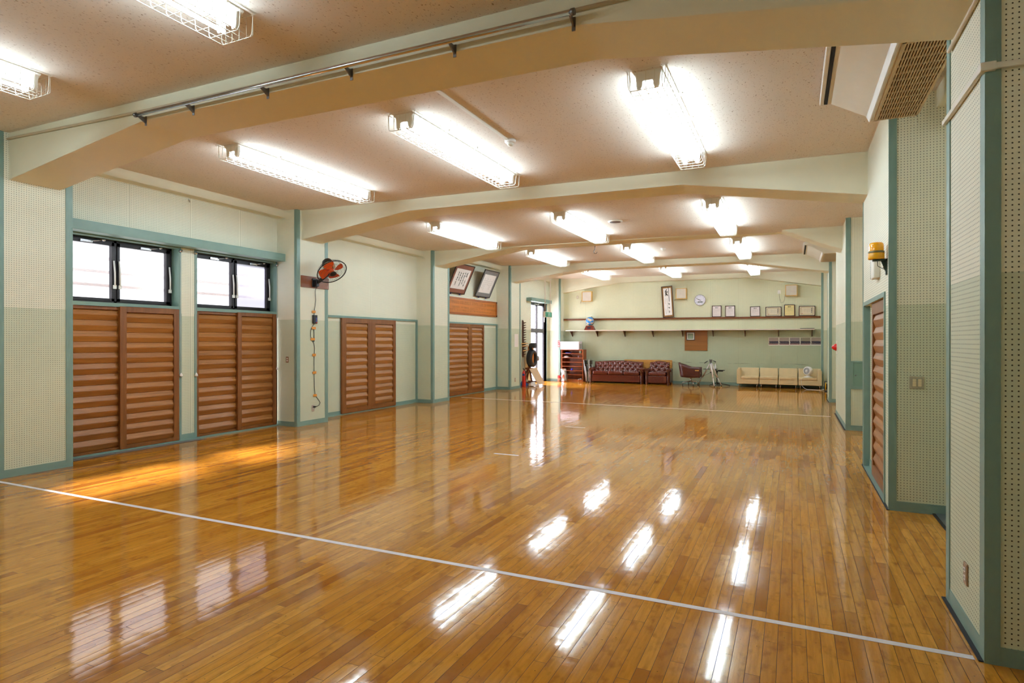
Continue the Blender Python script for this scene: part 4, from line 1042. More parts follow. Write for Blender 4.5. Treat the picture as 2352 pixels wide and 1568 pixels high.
# loudspeakers
def speaker(label, a, b, cab, col=(206, 166, 96)):
    p, q = wallpt(a, 0.14), wallpt(b, 0.14); x0, x1, z0, z1 = p.x, q.x, q.z, p.z
    t = thing('wall_speaker', label, 'speaker', ((x0 + x1) / 2, YB, (z0 + z1) / 2), 'square wall speakers')
    bx(x0, x1, YB - 0.13, YB - 0.002, z0, z1).build('cabinet', flat('pale wood cabinet', col, 0.5), t, 0.004, 1)
    m = MB(); f = 0.024; y0_, y1_ = YB - 0.142, YB - 0.13
    m.box(x0, x1, y0_, y1_, z0, z0 + f); m.box(x0, x1, y0_, y1_, z1 - f, z1); m.box(x0, x0 + f, y0_, y1_, z0 + f, z1 - f); m.box(x1 - f, x1, y0_, y1_, z0 + f, z1 - f)
    m.build('rim', flat('pale wood cabinet', col, 0.5), t)
    bx(x0 + f, x1 - f, YB - 0.136, YB - 0.13, z0 + f, z1 - f).build('grille_cloth', flat('grey speaker cloth', (214, 204, 190), 0.9, spec=0.1), t)
    if cab: MB().tube([wallpt(c, 0.012) for c in cab], 0.004, 5).build('cable', flat('grey cable', (120, 112, 96), 0.6), t)
    return t
s = speaker('square wall speaker nearest the glass door, over the globe', A_(838, 425), A_(945, 532), [A_(840, 512), A_(830, 528), A_(822, 560), A_(826, 545)])
speaker('square wall speaker between the calligraphy scroll and the clock', B_(105, 390), B_(222, 503), [B_(106, 505), B_(98, 518), B_(86, 525)])
speaker('square wall speaker above the certificates near the corner pillar', B_(1300, 352), B_(1433, 470), [B_(1298, 455), B_(1294, 510), B_(1280, 540), B_(1250, 550), B_(1240, 500), B_(1232, 435)], (198, 150, 70))
p = wallpt(A_(792, 487)); outlet('outlet', 'small outlet beside the speaker over the globe', (p.x, YB, p.z), (0, -1, 0), 0.07, 0.115, flat('grey beige plate', (188, 176, 150), 0.4), 2)
p = wallpt(B_(1234, 430)); outlet('outlet', 'white outlet feeding the speaker above the certificates', (p.x, YB, p.z), (0, -1, 0), 0.085, 0.115, M_WHITE, 1)
# clock
p = wallpt(B_(368.5, 518), 0.03); cr = 0.188
t = thing('wall_clock', 'round white wall clock reading ten to ten', 'clock', (p.x, YB, p.z)); cc = Vector((p.x, YB - 0.012, p.z)); ax = (0, -1, 0)
MB().lathe([(0.0, -0.012), (cr, -0.012), (cr, 0.02), (cr - 0.008, 0.028), (cr - 0.018, 0.026), (cr - 0.02, 0.014)], cc, axis=ax, n=40).build('rim', flat('silver clock rim', (178, 174, 176), 0.3, metal=0.3), t)
MB().lathe([(cr - 0.019, 0.014), (0.0, 0.014)], cc, axis=ax, n=40).build('face', flat('white clock face', (228, 226, 238), 0.4, var=0.01), t)
for h in range(1, 13):
    a = R(30 * h); lettering(str(h), 0.052, cc + Vector((math.sin(a) * 0.135, -0.0155, math.cos(a) * 0.135)), (1, 0, 0), (0, 0, 1), flat('grey numerals', (120, 116, 140), 0.6), t, 'numeral')
def hand(ang, L, w, y, tail=0.03):
    d = Vector((math.sin(ang), 0, math.cos(ang))); s_ = Vector((d.z, 0, -d.x)); a = cc + Vector((0, -y, 0))
    return MB().add([a - d * tail - s_ * w, a - d * tail + s_ * w, a + d * L + s_ * w * 0.5, a + d * L - s_ * w * 0.5] + [v + Vector((0, -0.002, 0)) for v in (a - d * tail - s_ * w, a - d * tail + s_ * w, a + d * L + s_ * w * 0.5, a + d * L - s_ * w * 0.5)],
                    [(0, 1, 2, 3), (4, 7, 6, 5), (0, 4, 5, 1), (1, 5, 6, 2), (2, 6, 7, 3), (3, 7, 4, 0)])
hand(R(301), 0.135, 0.005, 0.018).build('minute_hand', M_BLACK, t); hand(R(285), 0.09, 0.007, 0.021).build('hour_hand', M_BLACK, t)
bx(cc.x - 0.075, cc.x + 0.09, cc.y - 0.018, cc.y - 0.0145, cc.z - 0.083, cc.z - 0.045).build('display_window', flat('grey display', (96, 96, 92), 0.3), t)
# tall framed scroll leaning a little to one side
p0, p1, p2, p3 = [on_y(*c, YB - 0.075) for c in (A_(1703, 375), A_(1825, 372), A_(1847, 706), A_(1727, 708))]
c = (p0 + p1 + p2 + p3) / 4; r = ((p1 - p0) + (p2 - p3)).normalized(); up = ((p0 - p3) + (p1 - p2)); r = Vector((math.cos(R(3.4)), 0, -math.sin(R(3.4)) * -1)); up = Vector((-math.sin(R(3.9)), 0.03, math.cos(R(3.9)))).normalized(); r = up.cross(Vector((0, 1, 0))) * -1
r = Vector((up.z, 0, -up.x)).normalized(); n = r.cross(up)
w, h = (p1 - p0).length * 0.985, 1.085; c.z = rz(c.x) + h / 2 + 0.012
t, n, iw, ih = frame_thing('framed_scroll', 'tall framed calligraphy scroll tilted sideways on the picture rail', 'framed calligraphy', c, r, up, w, h, 0.024, M_FRAMEW, M_PAPER, 0.03, flat('old gold brocade', (150, 106, 44), 0.7, var=0.12, vscale=60), 0.034)
m = MB(); o_ = c + n * 0.006
def bar(m, x, z, L, wd, ang=0.0):
    d = r * math.cos(ang) + up * math.sin(ang); q = d.cross(n); a = o_ + r * x + up * z
    m.add([a - d * L / 2 - q * wd / 2, a + d * L / 2 - q * wd * 0.4, a + d * L / 2 + q * wd * 0.4, a - d * L / 2 + q * wd / 2] + [v + n * 0.001 for v in (a - d * L / 2 - q * wd / 2, a + d * L / 2 - q * wd * 0.4, a + d * L / 2 + q * wd * 0.4, a - d * L / 2 + q * wd / 2)],
          [(0, 1, 2, 3), (4, 7, 6, 5), (0, 4, 5, 1), (1, 5, 6, 2), (2, 6, 7, 3), (3, 7, 4, 0)])
sx = iw / 0.27; zz = ih / 0.78
bar(m, 0.055 * sx, 0.20 * zz, 0.40 * zz, 0.017, R(90)); bar(m, 0.045 * sx, 0.395 * zz, 0.04, 0.022, R(140))
for x, z, L, wd, an in ((-0.03, 0.33, 0.085, 0.026, 60), (-0.045, 0.29, 0.08, 0.022, 20), (-0.05, 0.25, 0.09, 0.02, 80), (-0.01, 0.255, 0.05, 0.024, 15), (-0.03, 0.215, 0.09, 0.02, 100), (-0.055, 0.205, 0.10, 0.02, 75), (0.0, 0.20, 0.085, 0.026, 125), (-0.03, 0.275, 0.05, 0.018, 0), (0.015, 0.285, 0.03, 0.028, 90)): bar(m, x * sx, z * zz, L * sx, wd, R(an))
for z, k in ((-0.07, 5), (-0.18, 5), (-0.285, 6)):
    for _ in range(k): bar(m, 0.05 * sx + rng.uniform(-0.022, 0.022), z * zz + rng.uniform(-0.028, 0.028), rng.uniform(0.03, 0.065), rng.uniform(0.007, 0.012), R(rng.choice((0, 15, 90, 60, 120))))
for i in range(22): stroke_glyph(m, o_ + r * (-0.012 * sx) + up * ((0.09 - 0.019 * i) * zz), r, up, n, 0.018, rng)
for i in range(8): stroke_glyph(m, o_ + r * (-0.085 * sx) + up * ((0.10 - 0.017 * i) * zz), r, up, n, 0.016, rng)
for i in range(6): stroke_glyph(m, o_ + r * (-0.075 * sx) + up * ((-0.22 - 0.024 * i) * zz), r, up, n, 0.022, rng)
m.build('brush_lettering', M_INK, t)
MB().obox(o_ + r * (-0.085 * sx) + up * (-0.045 * zz), 0.012, 0.001, 0.02, Matrix((r, n, up)).transposed()).build('seal', flat('vermilion seal', (190, 60, 56), 0.7), t)

# certificates standing on the rail
def cert(label, a, b, land, paper, title, tilt=0.0):
    p, q = on_y(*a, YB - 0.045), on_y(*b, YB - 0.045)
    w, h = q.x - p.x, p.z - q.z; x = (p.x + q.x) / 2
    lean = R(4); up = Vector((-math.sin(tilt), math.sin(lean), math.cos(lean))).normalized(); r = Vector((math.cos(tilt), 0, math.sin(tilt))).normalized(); up = (up - r * up.dot(r)).normalized()
    c = Vector((x, YB - 0.042 + math.sin(lean) * 0.05, rz(x) + h / 2 + abs(math.sin(tilt)) * w / 2 + 0.002))
    t, n, iw, ih = frame_thing('framed_certificate', label, 'framed certificate', c, r, up, w, h, 0.021, M_FRAMEW, paper, 0.02, group='framed certificates on the picture rail')
    m = MB(); o_ = c + n * 0.0035
    gold = MB()
    def dash(m, xa, za, L, wd=0.004):
        s = o_ + r * (xa - iw / 2) + up * (za - ih / 2); mt = Matrix((r, n, up)).transposed(); m.obox(s, L, 0.0008, wd, mt)
    if land:
        for s in (-1, 1):
            mt = Matrix((r, n, up)).transposed()
            gold.obox(o_ + r * (s * iw * 0.41), 0.012, 0.0008, ih * 0.80, mt); gold.obox(o_ + up * (s * ih * 0.40), iw * 0.82, 0.0008, 0.012, mt)
        gold.build('gold_border', flat('old gold print', (168, 140, 84), 0.6), t)
        for i in range(6):
            for j in range(9): stroke_glyph(m, o_ + r * (iw * (0.17 - 0.07 * i)) + up * (ih * (0.24 - 0.05 * j)), r, up, n, 0.011, rng)
        for j, ch in enumerate(title): pass
        for j in range(7): stroke_glyph(m, o_ + r * (iw * -0.32) + up * (ih * (0.15 - 0.06 * j)), r, up, n, 0.012, rng)
        m.build('written_lines', flat('grey ink', (92, 84, 78), 0.8), t)
        for j, ch in enumerate(title): lettering(ch, 0.055, o_ + r * (iw * 0.31) + up * (ih * (0.22 - 0.2 * j)) + n * 0.001, r, up, M_INK, t)
        MB().obox(o_ + r * (iw * -0.33) - up * (ih * 0.30), 0.02, 0.001, 0.02, Matrix((r, n, up)).transposed()).build('seal', flat('vermilion seal', (190, 60, 56), 0.7), t)
    else:
        lettering(title, 0.05, o_ + up * (ih * 0.34) + n * 0.001, r, up, M_INK, t)
        for j in range(5):
            k = 7 if j < 4 else 4
            for i in range(k): stroke_glyph(m, o_ + r * (iw * (-0.30 + 0.1 * i)) + up * (ih * (0.2 - 0.075 * j)), r, up, n, 0.013, rng)
        for i in range(9): stroke_glyph(m, o_ + r * (iw * (-0.32 + 0.08 * i)) - up * (ih * 0.28), r, up, n, 0.010, rng)
        m.build('written_lines', flat('grey ink', (92, 84, 78), 0.8), t)
    return t
PP = flat('pinkish certificate paper', (230, 218, 216), 0.7, var=0.02); PY_ = flat('yellowed certificate paper', (232, 212, 150), 0.7, var=0.03)
PC = flat('cream certificate paper', (226, 212, 186), 0.7, var=0.03)
cert('small framed certificate nearest the clock, under its lower edge', B_(500, 578), B_(603, 701), False, PP, '賞状')
cert('small framed certificate second from the clock, with almost empty page', B_(645, 580), B_(752, 700), False, PP, '賞状', R(0.8))
cert('small framed certificate standing apart between the others, closely written', B_(917, 588), B_(1027, 697), False, PP, '賞状', R(1.0))
cert('wide gold bordered certificate between the closely written and the yellow one', B_(1085, 592), B_(1258, 694), True, PC, '感謝状')
cert('upright certificate on yellow paper', B_(1288, 567), B_(1405, 692), False, PY_, '賞状')
cert('wide gold bordered certificate nearest the corner pillar', B_(1449, 583), B_(1628, 690), True, PC, '感謝状', R(-0.5))

# brown board with a small frame, photographs
p, q = wallpt(B_(203, 858), 0.02), wallpt(B_(450, 1070), 0.02)
o = bx(p.x, q.x, YB - 0.022, YB - 0.001, q.z, szf(p.x) - 0.035).build('notice_board', wood_mat('plain brown board', (126, 76, 26), (156, 100, 40), axis=0, gs=10)); tag(o, 'plain brown board hanging below the wall shelf', 'board')
p, q = wallpt(B_(222, 868), 0.04), wallpt(B_(312, 955), 0.04)
t, n, iw, ih = frame_thing('small_picture', 'small dark frame with a green sheet on the brown board', 'picture frame', ((p.x + q.x) / 2, YB - 0.035, (p.z + q.z) / 2), (1, 0, 0), (0, 0, 1), q.x - p.x, p.z - q.z, 0.016, M_BLACK, flat('white mount card', (222, 222, 218), 0.6), 0.022)
c = Vector(t.location); MB().obox(c + n * 0.004, iw * 0.72, 0.002, ih * 0.72, Matrix(((1, 0, 0), tuple(n), (0, 0, 1))).transposed()).build('green_sheet', flat('grey green sheet', (120, 150, 128), 0.6), t)
m = MB()
for j in range(4): m.box(c.x - iw * 0.28, c.x + iw * 0.28, c.y - 0.0062, c.y - 0.005, c.z - ih * 0.22 + j * ih * 0.14, c.z - ih * 0.20 + j * ih * 0.14)
m.build('print_lines', M_PAPER, t)
edges = [1118, 1232, 1348, 1464, 1581, 1696]
tone = [(168, 150, 140), (160, 146, 138), (150, 140, 142), (146, 140, 122), (164, 148, 136)]
for i in range(5):
    p, q = wallpt(B_(edges[i], 925), 0.003), wallpt(B_(edges[i + 1] - 3, 1012), 0.003)
    t = thing('group_photo', 'group photograph, %s of the five under the wall shelf' % ['first and palest, nearest the brown board', 'second from the brown board', 'middle one with greyest background', 'fourth from the brown board', 'last, beside the corner pillar'][i], 'photograph', ((p.x + q.x) / 2, YB, (p.z + q.z) / 2), 'group photographs under the shelf')
    w, h = q.x - p.x, p.z - q.z
    bx(p.x, q.x, YB - 0.003, YB, q.z, p.z).build('print', M_PAPER, t)
    bx(p.x + 0.008, q.x - 0.008, YB - 0.004, YB - 0.003, q.z + 0.025, p.z - 0.008).build('picture', flat('photo background %d' % i, tone[i], 0.35), t)
    m = MB(); m2 = MB()
    for row in range(3):
        for k in range(9):
            x = p.x + w * (0.10 + 0.1 * k) + (0.012 if row % 2 else 0); z = q.z + h * (0.22 + 0.12 * row) + rng.uniform(-.004, .004)
            m.box(x - 0.014, x + 0.014, YB - 0.0055, YB - 0.004, z - 0.02, z + 0.016)
            (m2 if row == 0 else m).box(x - 0.008, x + 0.008, YB - 0.0062, YB - 0.0055, z + 0.0, z + 0.016)
    m.box(p.x + 0.01, q.x - 0.01, YB - 0.0052, YB - 0.004, q.z + h * 0.13, q.z + h * 0.3)
    m.build('figures', flat('dark uniforms', (44, 40, 60), 0.6), t); m2.build('pale_figures', flat('pale uniforms', (196, 172, 160), 0.6), t)
    if i < 4: bx(p.x + 0.01, q.x - 0.01, YB - 0.0058, YB - 0.004, q.z + 0.026, q.z + 0.042).build('stage_edge', flat('brick red stage', (150, 70, 60), 0.6), t)

# ------------------------------------------------------------------ furniture along the end wall
def tuft_back(x0, x1, yf, z0, z1, arch, nx, label_mat, parent, lean=0.10):
    """deep buttoned back cushion with arched top"""
    bm_ = MB(); W = x1 - x0; rows = 3; H = z1 - z0
    btn = []
    for j in range(rows):
        for i in range(nx + (j % 2)):
            btn.append(((i + (0.5 if j % 2 == 0 else 0.0)) / nx * 0.94 + 0.03, 0.18 + 0.29 * j))
    def top(u): return z1 + arch * math.sin(math.pi * u) ** 1.5
    def fn(u, v):
        x = x0 + W * u; zt = top(u); z = z0 + (zt - z0) * v
        d = min(math.hypot((u - a) * W, (v - b) * H) for a, b in btn)
        e = min(u * W, (1 - u) * W, (1 - v) * H + 0.002)
        out = 0.055 * (1 - math.exp(-(d / 0.045) ** 2)) * min(1, e / 0.05 + 0.2)
        return Vector((x, yf + lean * v + 0.055 - out, z))
    bm_.grid(fn, nx * 8, 26)
    yb = yf + lean + 0.16
    bm_.grid(lambda u, v: Vector((x0 + W * u, yf + lean + 0.055 + (yb - yf - lean - 0.055) * v, top(u) + 0.012 * math.sin(math.pi * v))), nx * 4, 3)
    bm_.grid(lambda u, v: Vector((x0, yf + 0.045 + lean * v + (yb - yf - lean * v - 0.045) * u, z0 + (z1 - z0) * v)), 3, 6)
    bm_.grid(lambda u, v: Vector((x1, yf + 0.045 + lean * v + (yb - yf - lean * v - 0.045) * u, z0 + (z1 - z0) * v)), 3, 6)
    bm_.grid(lambda u, v: Vector((x0 + W * u, yb, z0 + (top(u) - z0) * v)), nx * 2, 4)
    bm_.build('backrest', label_mat, parent)
    b2 = MB()
    for a, b in btn: b2.ball((x0 + W * a, yf + lean * b + 0.048, z0 + (top(a) - z0) * b), 0.010, 0.007, 0.010, 8)
    b2.build('buttons', M_LEATHER, parent)
def cushion(x0, x1, y0, y1, z0, z1, mat, parent, name='seat_cushion', crown=0.02, bev=0.025):
    m = MB(); m.box(x0, x1, y0, y1, z0, z1)
    o = m.build(name, mat, parent, bev, 4)
    for v in o.data.vertices:
        gx_ = (v.co.x + 0) ; 
    for f in o.data.polygons: f.use_smooth = True
    return o
def chesterfield(name, label, cat, x0, x1, yf, yb, ncush, nbtn):
    t = thing(name, label, cat, ((x0 + x1) / 2, (yf + yb) / 2, 0))
    aw = 0.145
    bx(x0 + aw - 0.02, x1 - aw + 0.02, yf + 0.03, yb - 0.1, 0.055, 0.295).build('seat_base', M_LEATHER, t, 0.012, 3)
    cw = (x1 - x0 - 2 * aw) / ncush
    for i in range(ncush): cushion(x0 + aw + cw * i + 0.004, x0 + aw + cw * (i + 1) - 0.004, yf, yb - 0.18, 0.295, 0.425, M_LEATHER, t, bev=0.04)
    tuft_back(x0 + aw * 0.75, x1 - aw * 0.75, yb - 0.33, 0.38, 0.735, 0.045, nbtn, M_LEATHER, t)
    for s, xa in ((1, x0), (-1, x1)):
        xi = xa + s * aw; lo, hi = min(xa, xi), max(xa, xi)
        m = MB(); m.box(lo + 0.015, hi - 0.015, yf + 0.08, yb - 0.06, 0.06, 0.44); m.build('armrest', M_LEATHER, t, 0.02, 3)
        m = MB(); xc = (lo + hi) / 2; m.cyl((xc, yf + 0.05, 0.465), (xc, yb - 0.08, 0.49), 0.068, 16); m.build('arm_roll', M_LEATHER, t)
        m = MB(); m.lathe([(0.0, 0), (0.030, 0.0), (0.034, 0.03), (0.020, 0.06), (0.036, 0.09), (0.028, 0.14), (0.042, 0.2), (0.036, 0.25), (0.022, 0.30), (0.040, 0.33), (0.036, 0.37), (0.045, 0.40), (0.045, 0.43)], (xc, yf + 0.055, 0.0), n=14)
        m.box(xc - 0.055, xc + 0.055, yf + 0.02, yf + 0.09, 0.43, 0.50); m.cyl((xc, yf + 0.012, 0.468), (xc, yf + 0.03, 0.468), 0.05, 14)
        m.build('arm_post', flat('turned walnut', (82, 38, 22), 0.25, var=0.1, coat=0.3), t)
        MB().lathe([(0.0, 0), (0.02, 0.0), (0.026, 0.03), (0.022, 0.06)], (xc, yb - 0.12, 0.0), n=10).build('rear_foot', M_DARKW, t)
    return t
SYF, SYB = 20.42, 21.06
xs0, xs1 = on_y(1351.5, 860, SYF).x, on_y(1477, 870, SYF).x
chesterfield('sofa', 'buttoned oxblood leather sofa with three seat cushions', 'sofa', xs0, xs1, SYF, SYB, 3, 9)
xs0, xs1 = on_y(1479.5, 870, SYF - 0.02).x, on_y(1539, 870, SYF - 0.02).x
chesterfield('armchair', 'buttoned oxblood leather armchair beside the matching sofa', 'armchair', xs0, xs1, SYF - 0.02, SYB - 0.02, 1, 3)
p, q = on_y(*A_(1303, 1165), 21.085), on_y(*A_(1825, 1168), 21.085)
o = bx(p.x, q.x, 21.075, 21.095, 0.0, p.z).build('plywood_sheet', wood_mat('plywood', (176, 122, 54), (204, 150, 78), axis=0, gs=8)); tag(o, 'plywood sheet standing behind the leather armchair', 'plywood')

# cream sofa modules
def sofa_unit(label, x0, x1, yf, yb, arm):
    t = thing('sofa_module', label, 'sofa', ((x0 + x1) / 2, (yf + yb) / 2, 0), 'cream vinyl sofa modules')
    bx(x0, x1, yf + 0.01, yb, 0.115, 0.27).build('seat_base', M_CREAMV, t, 0.012, 3)
    a0 = x0 + (0.13 if arm < 0 else 0.004); a1 = x1 - (0.13 if arm > 0 else 0.004)
    cushion(a0, a1, yf, yb - 0.15, 0.27, 0.355, M_CREAMV, t, bev=0.02)
    m = MB(); m.prism([(yb - 0.19, 0.30), (yb - 0.12, 0.605), (yb - 0.03, 0.62), (yb, 0.58), (yb, 0.27), (yb - 0.19, 0.27)], 0, x0 + 0.003, x1 - 0.003)
    m.build('backrest', M_CREAMV, t, 0.018, 3)
    if arm:
        xo, xi = (x0, x0 + 0.13) if arm < 0 else (x1, x1 - 0.13); s = 1 if arm < 0 else -1
        m = MB(); m.prism([(xo, 0.115), (xo, 0.56), (xo + s * 0.03, 0.60), (xo + s * 0.075, 0.605), (xo + s * 0.10, 0.585), (xo + s * 0.125, 0.27), (xo + s * 0.125, 0.115)], 1, yf + 0.004, yb - 0.03)
        m.build('armrest', M_CREAMV, t, 0.012, 3)
    for x in (x0 + 0.055, x1 - 0.055):
        for y in (yf + 0.05, yb - 0.06): MB().cyl((x, y, 0), (x, y, 0.118), 0.011, 10).build('leg', M_STEEL, t)
    return t
CY_ = 20.42
E_ = lambda px: on_y(1680 + px / 9.8, 880, CY_).x
seams = [(118, 612), (626, 1046), (1060, 1492), (1508, 2036)]
SL = ['cream sofa module with an armrest, nearest the tripod', 'armless cream sofa module beside the armed end near the tripod', 'armless cream sofa module beside the one holding the white fan', 'cream sofa module with an armrest by the corner pillar, white fan on its seat']
for i, (a, b) in enumerate(seams): sofa_unit(SL[i], E_(a), E_(b), CY_, 21.02, -1 if i == 0 else 1 if i == 3 else 0)
# white circulator fan on the last module
fc = on_y(1680 + 1730 / 9.8, 820 + 340 / 9.8, 20.6); fz = 0.357
t = thing('table_fan', 'round white circulator fan standing on the cream sofa', 'fan', (fc.x, 20.62, fz))
n = Vector((-0.62, -0.78, 0.08)).normalized(); hc = Vector((fc.x, 20.62, fz + 0.20))
MB().lathe([(0.10, 0.075), (0.128, 0.07), (0.138, 0.03), (0.136, -0.03), (0.11, -0.075), (0.06, -0.10), (0.0, -0.105)], hc, axis=n, n=28).build('head', M_WHITE, t)
m = MB()
for k in range(24):
    a = 2 * math.pi * k / 24; u_ = n.orthogonal().normalized(); v_ = n.cross(u_)
    m.tube([hc + n * 0.085 + (u_ * math.cos(a) + v_ * math.sin(a)) * 0.03, hc + n * 0.078 + (u_ * math.cos(a + 0.35) + v_ * math.sin(a + 0.35)) * 0.105], 0.003, 4)
m.build('grille', M_WHITE, t)
MB().lathe([(0.104, 0.055), (0.0, 0.055)], hc, axis=n, n=24).build('opening', flat('grey fan interior', (150, 146, 150), 0.5), t)
MB().lathe([(0.034, 0.075), (0.03, 0.092), (0.0, 0.095)], hc, axis=n, n=16).build('hub', M_WHITE, t)
m = MB(); m.lathe([(0.0, 0.0), (0.12, 0.0), (0.125, 0.012), (0.11, 0.024), (0.05, 0.034), (0.035, 0.075)], (fc.x, 20.64, fz), n=24); m.build('base', M_WHITE, t)
cpts = [(fc.x - 0.11, 20.55, fz + 0.01), (fc.x - 0.16, 20.44, 0.362), (fc.x - 0.20, 20.405, 0.31), (fc.x - 0.19, 20.405, 0.13), (fc.x - 0.12, 20.36, 0.04), (fc.x - 0.04, 20.28, 0.006), (fc.x + 0.2, 20.22, 0.006), (0.80, 20.18, 0.012), (0.94, 20.12, 0.05)]
MB().tube(cpts, 0.005, 6).build('cord', M_WHITE, t)
# yellow cord reel peeping out behind the far pillar
rx, ryy = 0.945, 19.7
t = thing('cord_reel', 'yellow and black cord reel half hidden by the far pillar', 'cord reel', (rx, ryy, 0))
m = MB(); m.cyl((rx - 0.07, ryy, 0.155), (rx - 0.05, ryy, 0.155), 0.115, 24); m.cyl((rx + 0.05, ryy, 0.155), (rx + 0.07, ryy, 0.155), 0.115, 24); m.build('drum_flange', flat('yellow reel flange', (226, 170, 20), 0.4), t)
MB().cyl((rx - 0.05, ryy, 0.155), (rx + 0.05, ryy, 0.155), 0.085, 20).build('wound_cord', M_BLACK, t)
m = MB()
for x in (rx - 0.085, rx + 0.085): m.tube([(x, ryy - 0.12, 0.012), (x, ryy, 0.155), (x, ryy, 0.30), ], 0.010, 6); m.tube([(x, ryy + 0.12, 0.012), (x, ryy, 0.155)], 0.010, 6)
m.tube([(rx - 0.085, ryy, 0.30), (rx + 0.085, ryy, 0.30)], 0.012, 6); m.tube([(rx - 0.085, ryy - 0.12, 0.012), (rx + 0.085, ryy - 0.12, 0.012)], 0.01, 6); m.tube([(rx - 0.085, ryy + 0.12, 0.012), (rx + 0.085, ryy + 0.12, 0.012)], 0.01, 6)
m.build('stand', M_BLACK, t)

# swivel chair
def D_(px, py): return 1540 + px / 14.7, 800 + py / 14.7
cy_ = 20.45
pl, pr_ = on_y(*D_(268, 700), cy_), on_y(*D_(1028, 700), cy_)
sc = Vector((on_y(*D_(690, 900), cy_).x, cy_, 0))
t = thing('swivel_chair', 'dark oxblood swivel chair turned sideways on a chrome caster base', 'chair', tuple(sc))
M_CH = flat('dark oxblood vinyl', (74, 28, 22), 0.35, var=0.1, coat=0.1)
# tub shell: facing +x; plan is a horseshoe, height falls from back to arms
x0, x1 = pl.x, pr_.x; L = x1 - x0; wy = 0.27
def shell(off):
    def fn(u, v):
        a = math.pi * (1.5 - u)        # from -y arm tip round the back to +y arm tip
        s = (u - 0.5) * 2
        if abs(s) > 0.45:
            k = (abs(s) - 0.45) / 0.55; px = x0 + 0.25 + (L - 0.25) * k; py = cy_ + math.copysign(wy - off, s); back = 0
        else:
            ph = s / 0.45 * math.pi / 2; px = x0 + 0.25 - (0.25 - off) * math.cos(ph); py = cy_ + (wy - off) * math.sin(ph); back = 1
        tt = max(0, 1 - abs(s) / 0.62); top = 0.60 + 0.155 * (tt ** 0.8 if tt > 0 else 0) * 1.05
        top = min(top, 0.765); bot = 0.285
        z = bot + (top - bot) * v
        lean = (1 - v) * 0.075 * (1 if back else max(0, 1 - (px - x0 - 0.25) / 0.25))
        return Vector((px + lean, py * 1 + (cy_ - py) * 0.12 * (1 - v), z))
    return fn
m = MB(); N_ = 44
fo, fi = shell(0.0), shell(0.075)
m.grid(fo, N_, 8); m.grid(fi, N_, 8)
m.grid(lambda u, v: fo(u, 1).lerp(fi(u, 1), v) + Vector((0, 0, 0.018 * math.sin(math.pi * v))), N_, 4)
m.grid(lambda u, v: fo(u, 0).lerp(fi(u, 0), v), N_, 2)
for u in (0, 1): m.grid(lambda a, b, u=u: fo(u, b).lerp(fi(u, b), a), 2, 8)
m.build('tub_shell', M_CH, t)
cushion(x0 + 0.12, x1 - 0.01, cy_ - wy + 0.08, cy_ + wy - 0.08, 0.29, 0.44, M_CH, t, 'seat', bev=0.03)
for s in (-1,):
    m = MB(); m.box(x1 - 0.15, x1 - 0.035, cy_ - wy - 0.008, cy_ - wy + 0.02, 0.50, 0.535); m.build('arm_scuff', flat('bare tan patch', (190, 140, 70), 0.7), t)
m = MB(); m.lathe([(0.0, 0.29), (0.20, 0.29), (0.21, 0.275), (0.12, 0.26), (0.03, 0.255)], (sc.x, cy_, 0), n=20); m.build('seat_pan', flat('tan seat pan', (170, 132, 84), 0.5), t)
MB().cyl((sc.x, cy_, 0.13), (sc.x, cy_, 0.27), 0.022, 12).build('column', M_STEEL, t)
hub = Vector((sc.x, cy_, 0.16)); arms = [R(v) for v in (5, 95, 185, 275)]
for a in arms:
    e = hub + Vector((math.cos(a + 0.35) * 0.27, math.sin(a + 0.35) * 0.27, -0.055))
    m = MB(); m.tube([hub, hub.lerp(e, 0.5) + Vector((0, 0, 0.005)), e, e - Vector((0, 0, 0.03))], 0.014, 8); b_ = m.build('base_arm', M_STEEL, t)
    m = MB(); m.cyl(e + Vector((-0.012, 0, -0.075)), e + Vector((0.012, 0, -0.075)), 0.030, 14); m.build('caster', M_BLACK, b_)

# tripod
TPY = 20.5
M_SILVER = flat('light silver tube', (228, 222, 220), 0.3, metal=0.25)
apex = on_y(*D_(1360, 500), TPY)
f1, f2, f3 = Vector((*on_y(*D_(925, 1130), 20.92)[:2], 0.0)), Vector((*on_y(*D_(1480, 1320), 20.12)[:2], 0.0)), Vector((*on_y(*D_(1720, 1160), 20.66)[:2], 0.0))
t = thing('tripod', 'silver camera tripod with spread legs and black pan handles', 'tripod', (apex.x, TPY, 0))
ap = Vector((apex.x, TPY, apex.z))
for f_ in (f1, f2, f3):
    d = f_ - ap; k1 = ap + d * 0.62
    r_ = (ap - f_).normalized()
    o_ = ap + Vector((f_.x - ap.x, f_.y - ap.y, 0)).normalized() * 0.03
    lg = MB().cyl(o_, k1, 0.023, 10).build('leg', M_SILVER, t)
    m = MB(); m.cyl(k1 - (k1 - ap).normalized() * 0.02, k1 + (k1 - ap).normalized() * 0.012, 0.02, 10); m.build('leg_clamp', M_BLACK, lg)
    m = MB(); m.cyl(k1, f_ + Vector((0, 0, 0.03)), 0.016, 10); m.build('lower_leg', M_SILVER, lg)
    MB().cyl(f_ + Vector((0, 0, 0.0)), f_ + Vector((0, 0, 0.045)), 0.016, 10, 0.012).build('foot', M_BLACK, lg)
    mid = Vector((ap.x, ap.y, apex.z * 0.60)); MB().cyl(mid, ap + d * 0.60, 0.006, 6).build('brace', M_STEELD, t)
m = MB(); m.cyl((ap.x, ap.y, apex.z * 0.57), (ap.x, ap.y, apex.z + 0.05), 0.017, 12); m.build('centre_column', M_SILVER, t)
